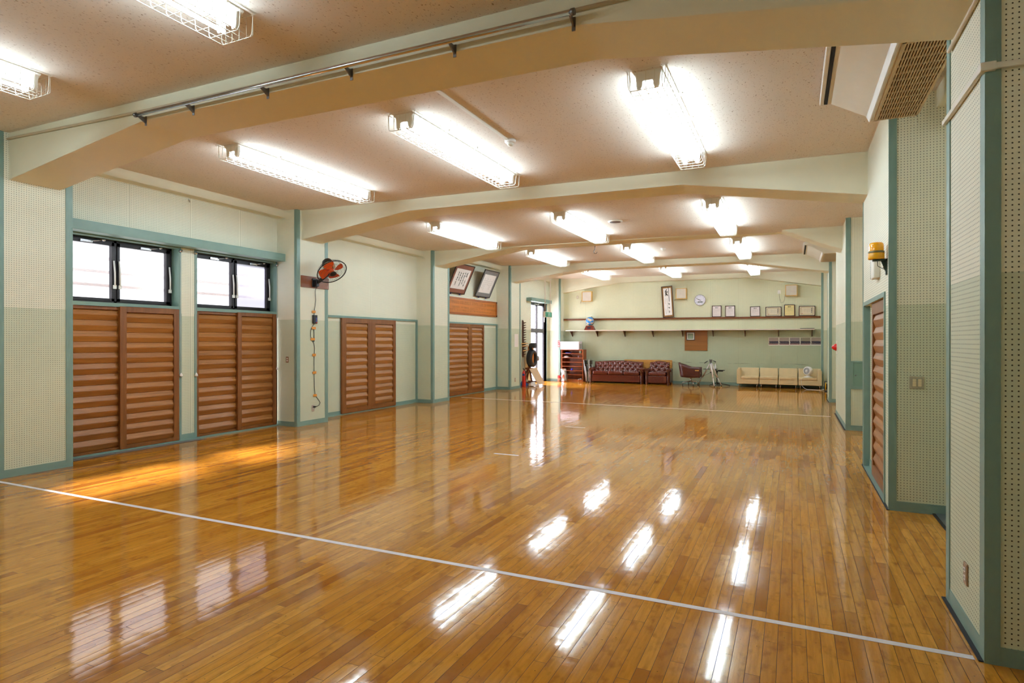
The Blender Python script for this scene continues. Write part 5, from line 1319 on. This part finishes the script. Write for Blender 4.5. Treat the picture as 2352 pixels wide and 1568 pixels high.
m = MB(); m.cyl((ap.x, ap.y, apex.z * 0.585), (ap.x, ap.y, apex.z * 0.625), 0.024, 12); m.cyl((ap.x, ap.y, apex.z - 0.02), (ap.x, ap.y, apex.z + 0.025), 0.032, 14); m.build('collar', M_BLACK, t)
m = MB(); m.box(ap.x - 0.03, ap.x + 0.035, TPY - 0.03, TPY + 0.03, apex.z + 0.03, apex.z + 0.09); m.box(ap.x - 0.045, ap.x + 0.05, TPY - 0.05, TPY + 0.05, apex.z + 0.09, apex.z + 0.125); m.build('head', flat('grey tripod head', (92, 90, 88), 0.4), t, 0.008)
for a, b in ((D_(1150, 495), D_(1250, 430)), (D_(1530, 455), D_(1440, 415))):
    e1, e0 = on_y(*a, TPY - 0.13), on_y(*b, TPY - 0.05); hc_ = Vector((ap.x, TPY, apex.z + 0.07))
    ro = MB().cyl(hc_, e0, 0.006, 8).build('pan_rod', M_STEEL, t); MB().cyl(e0, e1, 0.014, 10).build('grip', M_BLACK, ro)

# black folding stand with two small tables, bottle on one
st0 = on_y(*D_(1570, 1190), 20.75); z0_ = on_y(*D_(1570, 760), 20.75).z
t = thing('equipment_stand', 'black stand with two small trays behind the tripod', 'stand', (st0.x, 20.75, 0))
MB().cyl((st0.x, 20.75, 0.02), (st0.x, 20.75, z0_), 0.016, 10).build('pole', M_BLACK, t)
bl_, br_ = on_y(*D_(1330, 1240), 20.75), on_y(*D_(2010, 1255), 20.75)
for e in (Vector((bl_.x, 20.62, 0.02)), Vector((br_.x, 20.80, 0.02)), Vector((st0.x + 0.05, 20.98, 0.02))):
    MB().tube([(st0.x, 20.75, 0.10), Vector((st0.x, 20.75, 0.05)).lerp(e, 0.45) + Vector((0, 0, .03)), e], 0.013, 8).build('leg', M_BLACK, t)
m = MB(); m.cyl((st0.x, 20.75, z0_ - 0.06), (st0.x, 20.75, z0_ + 0.02), 0.026, 10); m.build('clamp', M_BLACK, t)
ta, tb = on_y(*D_(1120, 690), 20.72), on_y(*D_(1590, 680), 20.72)
m = MB(); m.box(ta.x, tb.x, 20.60, 20.80, ta.z - 0.012, ta.z + 0.006); m.tube([(tb.x - 0.1, 20.7, ta.z - 0.01), (st0.x, 20.75, z0_)], 0.014, 6); m.build('tray', M_BLACK, t, 0.003, 1)
tc, td = on_y(*D_(1620, 730), 20.72), on_y(*D_(1840, 715), 20.72)
m = MB(); m.box(tc.x, td.x, 20.60, 20.80, tc.z - 0.012, tc.z + 0.008); m.box(tc.x + 0.02, td.x - 0.06, 20.64, 20.76, tc.z - 0.045, tc.z - 0.012); m.tube([(tc.x + 0.03, 20.7, tc.z - 0.02), (st0.x, 20.75, z0_ - 0.01)], 0.014, 6); m.build('side_tray', M_BLACK, t, 0.003, 1)
bt = on_y(*D_(1515, 670), 20.7); bz = ta.z + 0.006
t = thing('spray_bottle', 'white pump spray bottle standing on the black tray', 'bottle', (bt.x, 20.7, bz))
MB().lathe([(0.0, 0), (0.026, 0.0), (0.028, 0.01), (0.028, 0.10), (0.012, 0.125), (0.012, 0.14)], (bt.x, 20.7, bz), n=16).build('bottle', flat('translucent white plastic', (224, 226, 230), 0.3), t)
MB().lathe([(0.013, 0.138), (0.013, 0.155), (0.006, 0.16), (0.006, 0.185), (0.0, 0.187)], (bt.x, 20.7, bz), n=12).build('pump', M_WHITE, t)
# ------------------------------------------------------------------ corner by the glass door
# hanging exit sign
sxf = -7.0
ea, eb = on_x(1252.2, 716, sxf), on_x(1267.6, 717, sxf); sz1, sz0 = 2.412, 2.232
sdx = sxf - on_y(1247.3, 720, ea.y).x
t = thing('exit_sign', 'green emergency exit sign hanging on two rods before the glass door', 'exit sign', (sxf - sdx / 2, (ea.y + eb.y) / 2, 2.32))
bx(sxf - sdx, sxf, ea.y, eb.y, sz0, sz1).build('housing', flat('cream sign housing', (232, 218, 204), 0.4), t, 0.003, 1)
bx(sxf, sxf + 0.003, ea.y + 0.012, eb.y - 0.012, sz0 + 0.012, sz1 - 0.012).build('panel', flat('exit green panel', (20, 128, 98), 0.3, var=0.02), t)
ym_ = (ea.y + eb.y) / 2 + 0.01; zm_ = (sz0 + sz1) / 2; m = MB(); X_ = sxf + 0.0045
m.cyl((X_ - 0.001, ym_ + 0.012, zm_ + 0.052), (X_ + 0.0005, ym_ + 0.012, zm_ + 0.052), 0.014, 14)
def limb(a, b, w):
    a = Vector((X_, ym_ + a[0], zm_ + a[1])); b = Vector((X_, ym_ + b[0], zm_ + b[1])); d = (b - a).normalized(); q = Vector((0, -d.z, d.y)) * w / 2
    m.add([a - q, b - q, b + q, a + q], [(0, 1, 2, 3)])
limb((0.004, 0.036), (-0.016, -0.012), 0.030); limb((0.0, 0.03), (0.045, 0.012), 0.011); limb((0.045, 0.012), (0.055, 0.03), 0.010); limb((0.0, 0.03), (-0.042, 0.022), 0.011); limb((-0.042, 0.022), (-0.05, -0.002), 0.010)
limb((-0.014, -0.01), (0.028, -0.026), 0.016); limb((0.028, -0.026), (0.022, -0.066), 0.014); limb((-0.016, -0.012), (-0.034, -0.046), 0.016); limb((-0.034, -0.046), (-0.07, -0.056), 0.013)
m.build('running_figure', M_WHITE, t)
m = MB(); m.add([(X_, ym_ + 0.085, zm_ - 0.07), (X_, ym_ + 0.135, zm_ - 0.07), (X_, ym_ + 0.135, zm_ + 0.07), (X_, ym_ + 0.085, zm_ + 0.07)], [(0, 1, 2, 3)]); m.build('doorway_symbol', flat('pale exit symbol', (150, 214, 190), 0.4), t)
for u in (1251.8, 1263.6):
    yy = on_x(u, 690, sxf - sdx / 2).y
    MB().cyl((sxf - sdx / 2, yy, sz1 - 0.002), (sxf - sdx / 2, yy, ceil_z(4, sxf) + 0.005), 0.011, 8).build('rod', flat('pinkish white rod', (228, 208, 196), 0.4), t)

# wall rack of pegs with a few bamboo pieces
r0 = on_x(1201.5, 740, XW + 0.02); ky = r0.y; kz1, kz0 = on_x(1201.5, 735, XW + 0.02).z, on_x(1201.5, 820.5, XW + 0.02).z
t = thing('peg_rack', 'dark brown vertical rack of pegs on the wall before the glass door', 'rack', (XW, ky, (kz0 + kz1) / 2))
MB().prism([(ky - 0.05, kz0 + 0.05), (ky, kz0), (ky + 0.05, kz0 + 0.05), (ky + 0.05, kz1 - 0.06), (ky - 0.02, kz1), (ky - 0.05, kz1 - 0.02)], 0, XW, XW + 0.03).build('back_board', M_DARKW, t)
for i in range(14):
    z = kz0 + 0.10 + (kz1 - kz0 - 0.2) * i / 13
    MB().prism([(XW + 0.02, z - 0.022), (XW + 0.02, z + 0.014), (XW + 0.105, z + 0.026), (XW + 0.12, z + 0.02), (XW + 0.105, z + 0.002)], 1, ky - 0.02, ky + 0.045).build('peg', M_DARKW, t)
M_BAMB = flat('pale bamboo', (214, 160, 92), 0.45)
for i, (k, L, dy) in enumerate(((4.1, 0.42, -0.10), (3.1, 0.40, -0.10), (1.2, 0.45, -0.09))):
    z = kz0 + 0.10 + (kz1 - kz0 - 0.2) * k / 13 + 0.03
    lab = ['bamboo practice piece resting on a peg, upper of three', 'bamboo practice piece resting on a peg, in the middle', 'bamboo practice piece resting on the lowest used peg'][i]
    tag(MB().cyl((XW + 0.06 + 0.03 * i, ky + dy - L * 0.5 + 0.1, z), (XW + 0.10, ky + L * 0.5 + dy + 0.1, z + 0.012), 0.017, 10).build('bamboo_stick', M_BAMB), lab, 'bamboo stick', 'bamboo pieces on the peg rack')

# red fire extinguisher by the pillar edge, another in plastic, red bucket, red plate
def extinguisher(m_par, x, y, h, r=0.07, col=M_RED):
    MB().lathe([(0.0, 0), (r * 0.98, 0), (r, 0.01), (r, h * 0.70), (r * 0.82, h * 0.80), (r * 0.35, h * 0.86), (r * 0.3, h * 0.90), (0.0, h * 0.9)], (x, y, 0), n=20).build('cylinder', col, m_par)
    m = MB(); m.cyl((x, y, h * 0.88), (x, y, h * 0.95), r * 0.3, 10); m.box(x - 0.012, x + 0.012, y - r * 1.2, y + r * 0.5, h * 0.95, h * 0.975); m.box(x - 0.01, x + 0.01, y - r * 1.2, y + r * 0.3, h * 0.99, h * 1.01); m.build('valve', M_BLACK, m_par)
    MB().tube([(x + r * 0.3, y, h * 0.92), (x + r * 0.95, y - 0.01, h * 0.86), (x + r * 1.08, y - 0.01, h * 0.55), (x + r * 1.05, y - 0.01, h * 0.35)], 0.010, 8).build('hose', M_BLACK, m_par)
fx_, fy_ = -7.86, 17.62
t = thing('fire_extinguisher', 'tall red fire extinguisher standing at the pillar with the white notice', 'fire extinguisher', (fx_, fy_, 0))
extinguisher(t, fx_, fy_, 0.60, 0.062)
bx(fx_ - 0.03, fx_ + 0.045, fy_ - 0.0635, fy_ - 0.058, 0.36, 0.43).build('collar_label', flat('blue label', (50, 64, 140), 0.5), t)
G_ = lambda px, py: (1270 + px / 12.06, 770 + py / 12.06)
gy_ = 20.55
p = on_y(*G_(300, 1250), gy_); ph = on_y(*G_(300, 975), gy_)
t = thing('fire_extinguisher', 'white and red fire extinguisher wrapped in a clear bag beside the shoe shelf', 'fire extinguisher', (p.x, gy_, 0))
MB().lathe([(0.0, 0), (0.075, 0), (0.078, 0.04)], (p.x, gy_, 0), n=20).build('foot_ring', M_RED, t)
MB().lathe([(0.078, 0.04), (0.078, 0.27), (0.06, 0.33), (0.025, 0.37), (0.022, 0.43), (0.0, 0.43)], (p.x, gy_, 0), n=20).build('cylinder', M_WHITE, t)
bx(p.x - 0.03, p.x + 0.05, gy_ - 0.081, gy_ - 0.07, 0.11, 0.25).build('label', M_RED, t)
def film():
    m = bpy.data.materials.new('clear bag film'); m.use_nodes = True; tt = NT(m); tt.n.remove(tt.n['Principled BSDF'])
    a = tt.new('ShaderNodeBsdfTransparent'); b = tt.new('ShaderNodeBsdfGlossy'); b.inputs[1].default_value = 0.15; c = tt.new('ShaderNodeMixShader'); c.inputs[0].default_value = 0.28
    tt.l.new(a.outputs[0], c.inputs[1]); tt.l.new(b.outputs[0], c.inputs[2]); tt.l.new(c.outputs[0], tt.n['Material Output'].inputs[0]); return m
rb_ = random.Random(5)
m = MB(); wob = [[rb_.uniform(-0.02, 0.02) for _ in range(17)] for _ in range(9)]
def bag(u, v):
    a = 2 * math.pi * u; r = 0.115 + wob[int(v * 8)][int(u * 16) % 16] - 0.05 * max(0, v - 0.55)
    return Vector((p.x + 0.035 + r * 1.15 * math.cos(a) - 0.05 * v, gy_ + r * 0.8 * math.sin(a), 0.005 + 0.46 * v))
m.grid(bag, 16, 8); m.build('plastic_bag', film(), t)
pq = on_y(*G_(176, 1250), 20.6)
t = thing('red_bucket', 'small red topped tin by the corner pillar foot', 'tin', (pq.x, 20.6, 0))
MB().lathe([(0.0, 0), (0.062, 0.0), (0.066, 0.005), (0.066, 0.13)], (pq.x, 20.6, 0), n=18).build('tin', flat('pinkish tin', (196, 148, 128), 0.4), t)
MB().lathe([(0.069, 0.12), (0.069, 0.21), (0.06, 0.215), (0.058, 0.15)], (pq.x, 20.6, 0), n=18).build('rim', M_RED, t)
a, b = on_y(*G_(137, 145), PY[4] - 0.01), on_y(*G_(193, 322), PY[4] - 0.01)
t = thing('extinguisher_sign', 'narrow red sign with white characters on the corner pillar', 'sign', ((a.x + b.x) / 2, PY[4] - 0.008, (a.z + b.z) / 2))
bx(a.x, b.x - 0.004, PY[4] - 0.012, PY[4] - 0.006, b.z, a.z).build('plate', flat('sign red', (208, 26, 44), 0.4), t)
for i, ch in enumerate('消火器'): lettering(ch, 0.06, ((a.x + b.x) / 2 - 0.002, PY[4] - 0.0125, a.z - (a.z - b.z) * (0.19 + 0.31 * i)), (1, 0, 0), (0, 0, 1), M_WHITE, t)

# shoe shelf with its contents and the white foam box
SHF, SHB = 20.70, 21.08
a, b, c_ = on_y(*G_(232, 390), SHF), on_y(*G_(835, 1265), SHF), on_y(*G_(905, 390), SHB)
x0, x1, zt = a.x, b.x, a.z
t = thing('shoe_shelf', 'reddish brown open shoe shelf of seven tiers in the corner', 'shelf unit', ((x0 + x1) / 2, SHF, 0))
for xa in (x0, x1 - 0.025): bx(xa, xa + 0.025, SHF, SHB, 0, zt).build('side_panel', M_CABW, t)
bx(x0 + 0.025, x1 - 0.025, SHB - 0.012, SHB, 0.05, zt).build('back_panel', M_CABW, t)
tiers = [on_y(*G_(550, v), SHF).z for v in (1080, 970, 850, 735, 615, 500)]
for z in tiers: bx(x0 + 0.025, x1 - 0.025, SHF + 0.01, SHB - 0.012, z - 0.018, z).build('shelf', M_CABW, t)
bx(x0 + 0.025, x1 - 0.025, SHF + 0.005, SHB - 0.012, zt - 0.022, zt).build('top_panel', M_CABW, t)
bx(x0 + 0.025, x1 - 0.025, SHF + 0.01, SHF + 0.03, 0.0, 0.075).build('plinth', M_CABW, t)
bx(x0 + 0.025, x1 - 0.025, SHF + 0.03, SHB - 0.012, 0.06, 0.075).build('bottom_shelf', M_CABW, t)
q = on_y(*G_(420, 480), SHF + 0.1)
o = MB(); o.box(q.x - 0.10, q.x + 0.08, SHF + 0.06, SHF + 0.28, tiers[5] + 0.0, tiers[5] + 0.03); tag(o.build('blue_slipper', flat('blue slipper', (40, 60, 160), 0.5), None, 0.01, 3), 'flat blue slipper on the top tier of the shoe shelf', 'slipper')
q = on_y(*G_(765, 460), SHF + 0.1)
t2 = thing('jar', 'grey green jar on the top tier of the shoe shelf', 'jar', (q.x, SHF + 0.1, tiers[5]))
MB().lathe([(0.0, 0), (0.04, 0), (0.042, 0.01), (0.042, 0.075), (0.036, 0.085), (0.0, 0.085)], (q.x, SHF + 0.1, tiers[5]), n=16).build('glass', flat('grey green jar', (118, 128, 104), 0.25), t2)
MB().lathe([(0.038, 0.083), (0.038, 0.105), (0.0, 0.107)], (q.x, SHF + 0.1, tiers[5]), n=16).build('lid', flat('pale lid', (206, 178, 160), 0.4), t2)
q = on_y(*G_(360, 590), SHF + 0.1)
m = MB(); rr = random.Random(2); ww_ = [[rr.uniform(0.7, 1.25) for _ in range(13)] for _ in range(7)]
m.grid(lambda u, v: Vector((q.x + 0.12 * ww_[int(v * 6)][int(u * 12) % 12] * math.cos(2 * math.pi * u) * math.sin(math.pi * min(1, 0.5 + v / 2)), SHF + 0.14 + 0.09 * math.sin(2 * math.pi * u) * math.sin(math.pi * min(1, 0.5 + v / 2)), tiers[4] + 0.075 * v * ww_[int(v * 6)][int(u * 12) % 12])), 12, 6)
tag(m.build('plastic_bundle', flat('crumpled white plastic', (216, 206, 200), 0.35, var=0.15, vscale=30)), 'crumpled white plastic bundle on the second tier of the shoe shelf', 'bag')
q = on_y(*G_(706, 590), SHF + 0.1)
tag(MB().lathe([(0.0, 0), (0.016, 0), (0.016, 0.035), (0.008, 0.045), (0.008, 0.07), (0.0, 0.07)], (q.x, SHF + 0.1, tiers[4]), n=12).build('small_bottle', flat('pale violet bottle', (190, 170, 190), 0.3)), 'tiny pale bottle on the second tier of the shoe shelf', 'bottle')
q = on_y(*G_(525, 945), SHF + 0.08)
tag(MB().lathe([(0.0, 0), (0.036, 0), (0.038, 0.01), (0.038, 0.06), (0.03, 0.066), (0.0, 0.066)], (q.x, SHF + 0.08, tiers[1]), n=16).build('blue_cup', flat('vivid blue cup', (36, 44, 190), 0.3)), 'small vivid blue cup low on the shoe shelf', 'cup')
q = on_y(*G_(765, 1190), SHF + 0.05)
m = MB(); m.tube([(q.x - 0.07, SHF + 0.0, 0.012), (q.x - 0.065, SHF - 0.004, 0.09), (q.x - 0.02, SHF + 0.03, 0.098), (q.x + 0.04, SHF + 0.05, 0.098)], 0.006, 6); m.ball((q.x + 0.01, SHF + 0.06, 0.094), 0.035, 0.03, 0.02, 10)
tag(m.build('white_cable', M_WHITE), 'white cable lying over the bottom of the shoe shelf', 'cable')
a, b = on_y(*G_(205, 165), SHF - 0.02), on_y(*G_(718, 385), SHF - 0.02)
t = thing('foam_box', 'white foam box on top of the shoe shelf', 'box', ((a.x + b.x) / 2, SHF + 0.14, zt))
bz_ = zt + 0.001; hz = a.z - b.z + 0.005
m = MB(); fx0, fx1, fy0, fy1 = a.x, b.x, SHF - 0.02, SHF + 0.33
m.box(fx0, fx1, fy0, fy1, bz_, bz_ + hz * 0.86); m.build('body', flat('white foam', (238, 228, 234), 0.8, var=0.03), t, 0.01, 2)
m = MB(); m.box(fx0 - 0.008, fx1 + 0.008, fy0 - 0.008, fy1 + 0.008, bz_ + hz * 0.86, bz_ + hz); m.build('lid', flat('white foam', (238, 228, 234), 0.8), t, 0.008, 2)
bx(fx1 + 0.0005, fx1 + 0.004, fy0 + 0.06, fy1 - 0.05, bz_ + 0.03, bz_ + hz * 0.7).build('side_print', flat('grey print', (170, 166, 158), 0.7), t)

# two folded chairs leaning between shelf and sofa
M_SILV = flat('bright silver tube', (216, 210, 208), 0.35, metal=0.3)
def folded_chair(label, xa, ya, lean, h, seatc):
    t = thing('folding_chair', label, 'folding chair', (xa, ya, 0), 'folded chairs beside the shoe shelf')
    d = Vector((-math.sin(lean), 0.10, math.cos(lean))).normalized(); s = Vector((0, 1, 0))
    foot = Vector((xa, ya, 0.008))
    for k in (0.0, 0.34):
        f = foot + s * k
        MB().tube([f, f + d * (h * 0.5), f + d * h], 0.013, 8).build('frame_tube', M_SILV, t)
        f2 = f + Vector((0.035, 0, 0)); MB().tube([f2 + s * 0.01, f2 + d * (h * 0.72)], 0.011, 8).build('rear_leg', M_SILV, t)
    top = foot + d * h
    MB().tube([top, top + s * 0.05 + d * 0.02, top + s * 0.29 + d * 0.02, top + s * 0.34], 0.011, 8).build('top_rail', M_STEEL, t)
    r = d.cross(s).normalized(); rot = Matrix((s, r, d)).transposed()
    MB().obox(foot + s * 0.17 + d * (h - 0.09), 0.36, 0.028, 0.15, rot).build('backrest', seatc, t, 0.012, 3)
    MB().obox(foot + s * 0.17 + d * (h * 0.62) + r * 0.02, 0.33, 0.03, 0.24, rot).build('seat', seatc, t, 0.012, 3)
    m = MB()
    for k in (0.0, 0.34): m.cyl(foot + s * k - Vector((0, 0, 0.008)), foot + s * k + d * 0.03, 0.014, 8)
    m.build('rubber_foot', M_BLACK, t)
    return t
fc1 = on_y(*G_(940, 1262), 20.56); ft = on_y(*G_(835, 700), 20.5)
folded_chair('folded steel chair with black seat leaning on the shoe shelf', fc1.x + 0.0, 20.50, math.atan2(fc1.x - ft.x, ft.z), 0.80, M_BLACK)
folded_chair('folded steel chair with dark brown back behind the black one', fc1.x + 0.06, 20.60, R(1), 0.79, flat('dark brown vinyl', (60, 40, 32), 0.4))

# tyre training dummy on a wooden trestle
Zt = lambda px, py: (1180 + px / 8.25, 720 + py / 8.25)
TY = 18.55
tc = on_y(*Zt(343, 848), TY); tx = tc.x
t = thing('tyre_dummy', 'practice dummy of a black tyre on a wooden trestle before the glass door', 'training dummy', (tx, TY, 0))
M_TYRE = flat('old black tyre', (34, 33, 34), 0.6, var=0.12, vscale=20)
rt = 0.285; tz = tc.z
def tyre(cx, cy, cz, Ro, Ri, w, mat, name, par, axis=(1, 0, 0)):
    prof = [(Ri, -w * 0.42), (Ri + (Ro - Ri) * 0.45, -w * 0.5), (Ro * 0.94, -w * 0.46), (Ro, -w * 0.34), (Ro * 1.005, 0), (Ro, w * 0.34), (Ro * 0.94, w * 0.46), (Ri + (Ro - Ri) * 0.45, w * 0.5), (Ri, w * 0.42), (Ri * 1.04, w * 0.3), (Ri * 1.3, 0.0), (Ri * 1.04, -w * 0.3), (Ri, -w * 0.42)]
    return MB().lathe(prof, (cx, cy, cz), axis=axis, n=36).build(name, mat, par)
tyre(tx, TY, tz, rt, rt * 0.60, 0.20, M_TYRE, 'tyre', t)
m = MB()
for k in range(40):
    a = 2 * math.pi * k / 40
    for xx in (-0.055, 0.0, 0.055):
        c0_ = Vector((tx + xx, TY + math.cos(a) * rt * 1.004, tz + math.sin(a) * rt * 1.004)); rot = Matrix.Rotation(a, 3, 'X')
        m.obox(c0_, 0.035, 0.012, 0.026, rot)
m.build('tread', M_TYRE, t)
M_ORW = wood_mat('orange timber', (172, 100, 40), (208, 138, 66), axis=2); M_BRW = wood_mat('brown timber', (96, 44, 22), (134, 68, 36), axis=2)
bx(tx - 0.13, tx - 0.06, TY - 0.05, TY + 0.05, 0.42, 1.30).build('post', M_ORW, t)
bx(tx - 0.06, tx + 0.05, TY - 0.045, TY + 0.045, tz - rt * 0.6, tz + rt * 0.6).build('core_block', M_ORW, t)
m = MB(); m.tube([(tx - 0.02, TY + 0.02, 1.17), (tx - 0.03, TY + 0.0, 1.30), (tx + 0.0, TY - 0.02, 1.38)], 0.085, 14); m.box(tx - 0.02, tx + 0.14, TY - 0.10, TY + 0.10, 1.24, 1.42); m.build('head_pad', flat('worn black pad', (44, 44, 48), 0.6), t, 0.03, 3)
bx(tx + 0.07, tx + 0.085, TY - 0.12, TY - 0.03, 1.19, 1.26).build('head_strap', M_ORW, t)
MB().cyl((tx + 0.02, TY + 0.30, tz - 0.02), (tx + 0.12, TY + 0.31, tz), 0.085, 16).build('side_pad', flat('grey side pad', (120, 118, 116), 0.6), t)
for dx, dy in ((-0.26, -0.30), (-0.26, 0.30), (0.22, -0.26), (0.22, 0.30)):
    MB().tube([(tx - 0.09, TY, 0.60), (tx - 0.09 + dx, TY + dy, 0.012)], 0.034, 8).build('trestle_leg', M_BRW, t)
m = MB(); m.box(tx - 0.34, tx + 0.15, TY - 0.31, TY - 0.26, 0.06, 0.12); m.box(tx - 0.34, tx + 0.15, TY + 0.26, TY + 0.31, 0.06, 0.12); m.box(tx - 0.2, tx + 0.02, TY - 0.1, TY + 0.1, 0.52, 0.58); m.build('trestle_rail', M_BRW, t)
# board leaning on the trestle
c1, c2, c3, c4 = (on_y(*Zt(*p), yy) for p, yy in (((292, 1052), 18.35), ((430, 1028), 18.72), ((585, 1318), 18.6), ((455, 1345), 18.12)))
nb_ = (c2 - c1).cross(c4 - c1).normalized() * 0.02
if nb_.z < 0: nb_ = -nb_
zmin = min(c3.z, c4.z); c3.z = c4.z = max(0.004, zmin)
m = MB(); m.add([c1, c2, c3, c4, c1 + nb_, c2 + nb_, c3 + nb_, c4 + nb_], [(0, 1, 2, 3), (4, 7, 6, 5), (0, 4, 5, 1), (1, 5, 6, 2), (2, 6, 7, 3), (3, 7, 4, 0)])
tag(m.build('leaning_board', flat('scuffed chipboard', (204, 172, 136), 0.7, var=0.08, vscale=20)), 'scuffed tan board leaning against the tyre dummy', 'board')
rr = random.Random(8)
bc = on_z(*Zt(240, 1352)); bc.y -= 0.28
wv = [[rr.uniform(0.75, 1.2) for _ in range(15)] for _ in range(8)]
m = MB(); m.grid(lambda u, v: Vector((bc.x - 0.04 + 0.19 * wv[int(v * 7)][int(u * 14) % 14] * math.cos(2 * math.pi * u) * math.cos(v * 1.5), bc.y + 0.12 + 0.20 * wv[int(v * 7)][int(u * 14) % 14] * math.sin(2 * math.pi * u) * math.cos(v * 1.5), 0.003 + 0.13 * v * wv[int(v * 7)][int(u * 14) % 14])), 14, 7)
tag(m.build('blue_cloth', flat('crumpled blue sheet', (26, 84, 150), 0.5, var=0.2, vscale=25)), 'crumpled blue sheet on the floor by the fire extinguisher', 'cloth')
for px, w_, lab in ((350, 0.10, 'white paper bundle on the floor between blue sheet and leaning board'), (445, 0.06, 'small white paper bundle under the leaning board')):
    pc = on_z(*Zt(px, 1380 if w_ > 0.08 else 1372))
    m = MB(); rot = Matrix.Rotation(0.5 + px * 0.01, 3, 'Z') @ Matrix.Rotation(0.12, 3, 'X')
    m.obox((pc.x, pc.y, w_ * 0.62), w_ * 1.7, w_ * 1.5, w_ * 1.0, rot); m.obox((pc.x + 0.02, pc.y + 0.02, w_ * 1.15), w_ * 1.1, w_ * 0.9, w_ * 0.5, Matrix.Rotation(1.1, 3, 'Z') @ Matrix.Rotation(-0.2, 3, 'Y'))
    tag(m.build('paper_bundle', M_PAPER), lab, 'paper', 'white bundles by the tyre dummy')

# ------------------------------------------------------------------ white tape on the floor
def tape(label, pts, name='floor_tape'):
    m = MB(); n = len(pts)
    m.add([(p[0], p[1], 0.0004) for p in pts] + [(p[0], p[1], 0.0012) for p in pts], [tuple(range(n))[::-1], tuple(range(n, 2 * n))] + [(i, (i + 1) % n, n + (i + 1) % n, n + i) for i in range(n)])
    tag(m.build(name, M_TAPEW), label, 'floor tape', 'white tape lines on the floor')
def strip(u0, v0, u1, v1, w):
    a, b = on_z(u0, v0), on_z(u1, v1); d = (b - a).normalized(); s = Vector((-d.y, d.x, 0)) * w / 2
    return [a - s, b - s, b + s, a + s]
tape('long white tape line crossing the floor nearest the camera', strip(-30, 1101, 2237, 1510.5, 0.042))
tape('thin white tape line across the floor far away before the sofas', strip(1060, 912.5, 1908, 956.5, 0.045))
tape('short white tape mark alone in the middle of the floor', strip(1135, 1041, 1191, 1046, 0.045))
tape('short white tape mark halfway to the far tape line', strip(1298, 979.5, 1344, 982.2, 0.045))
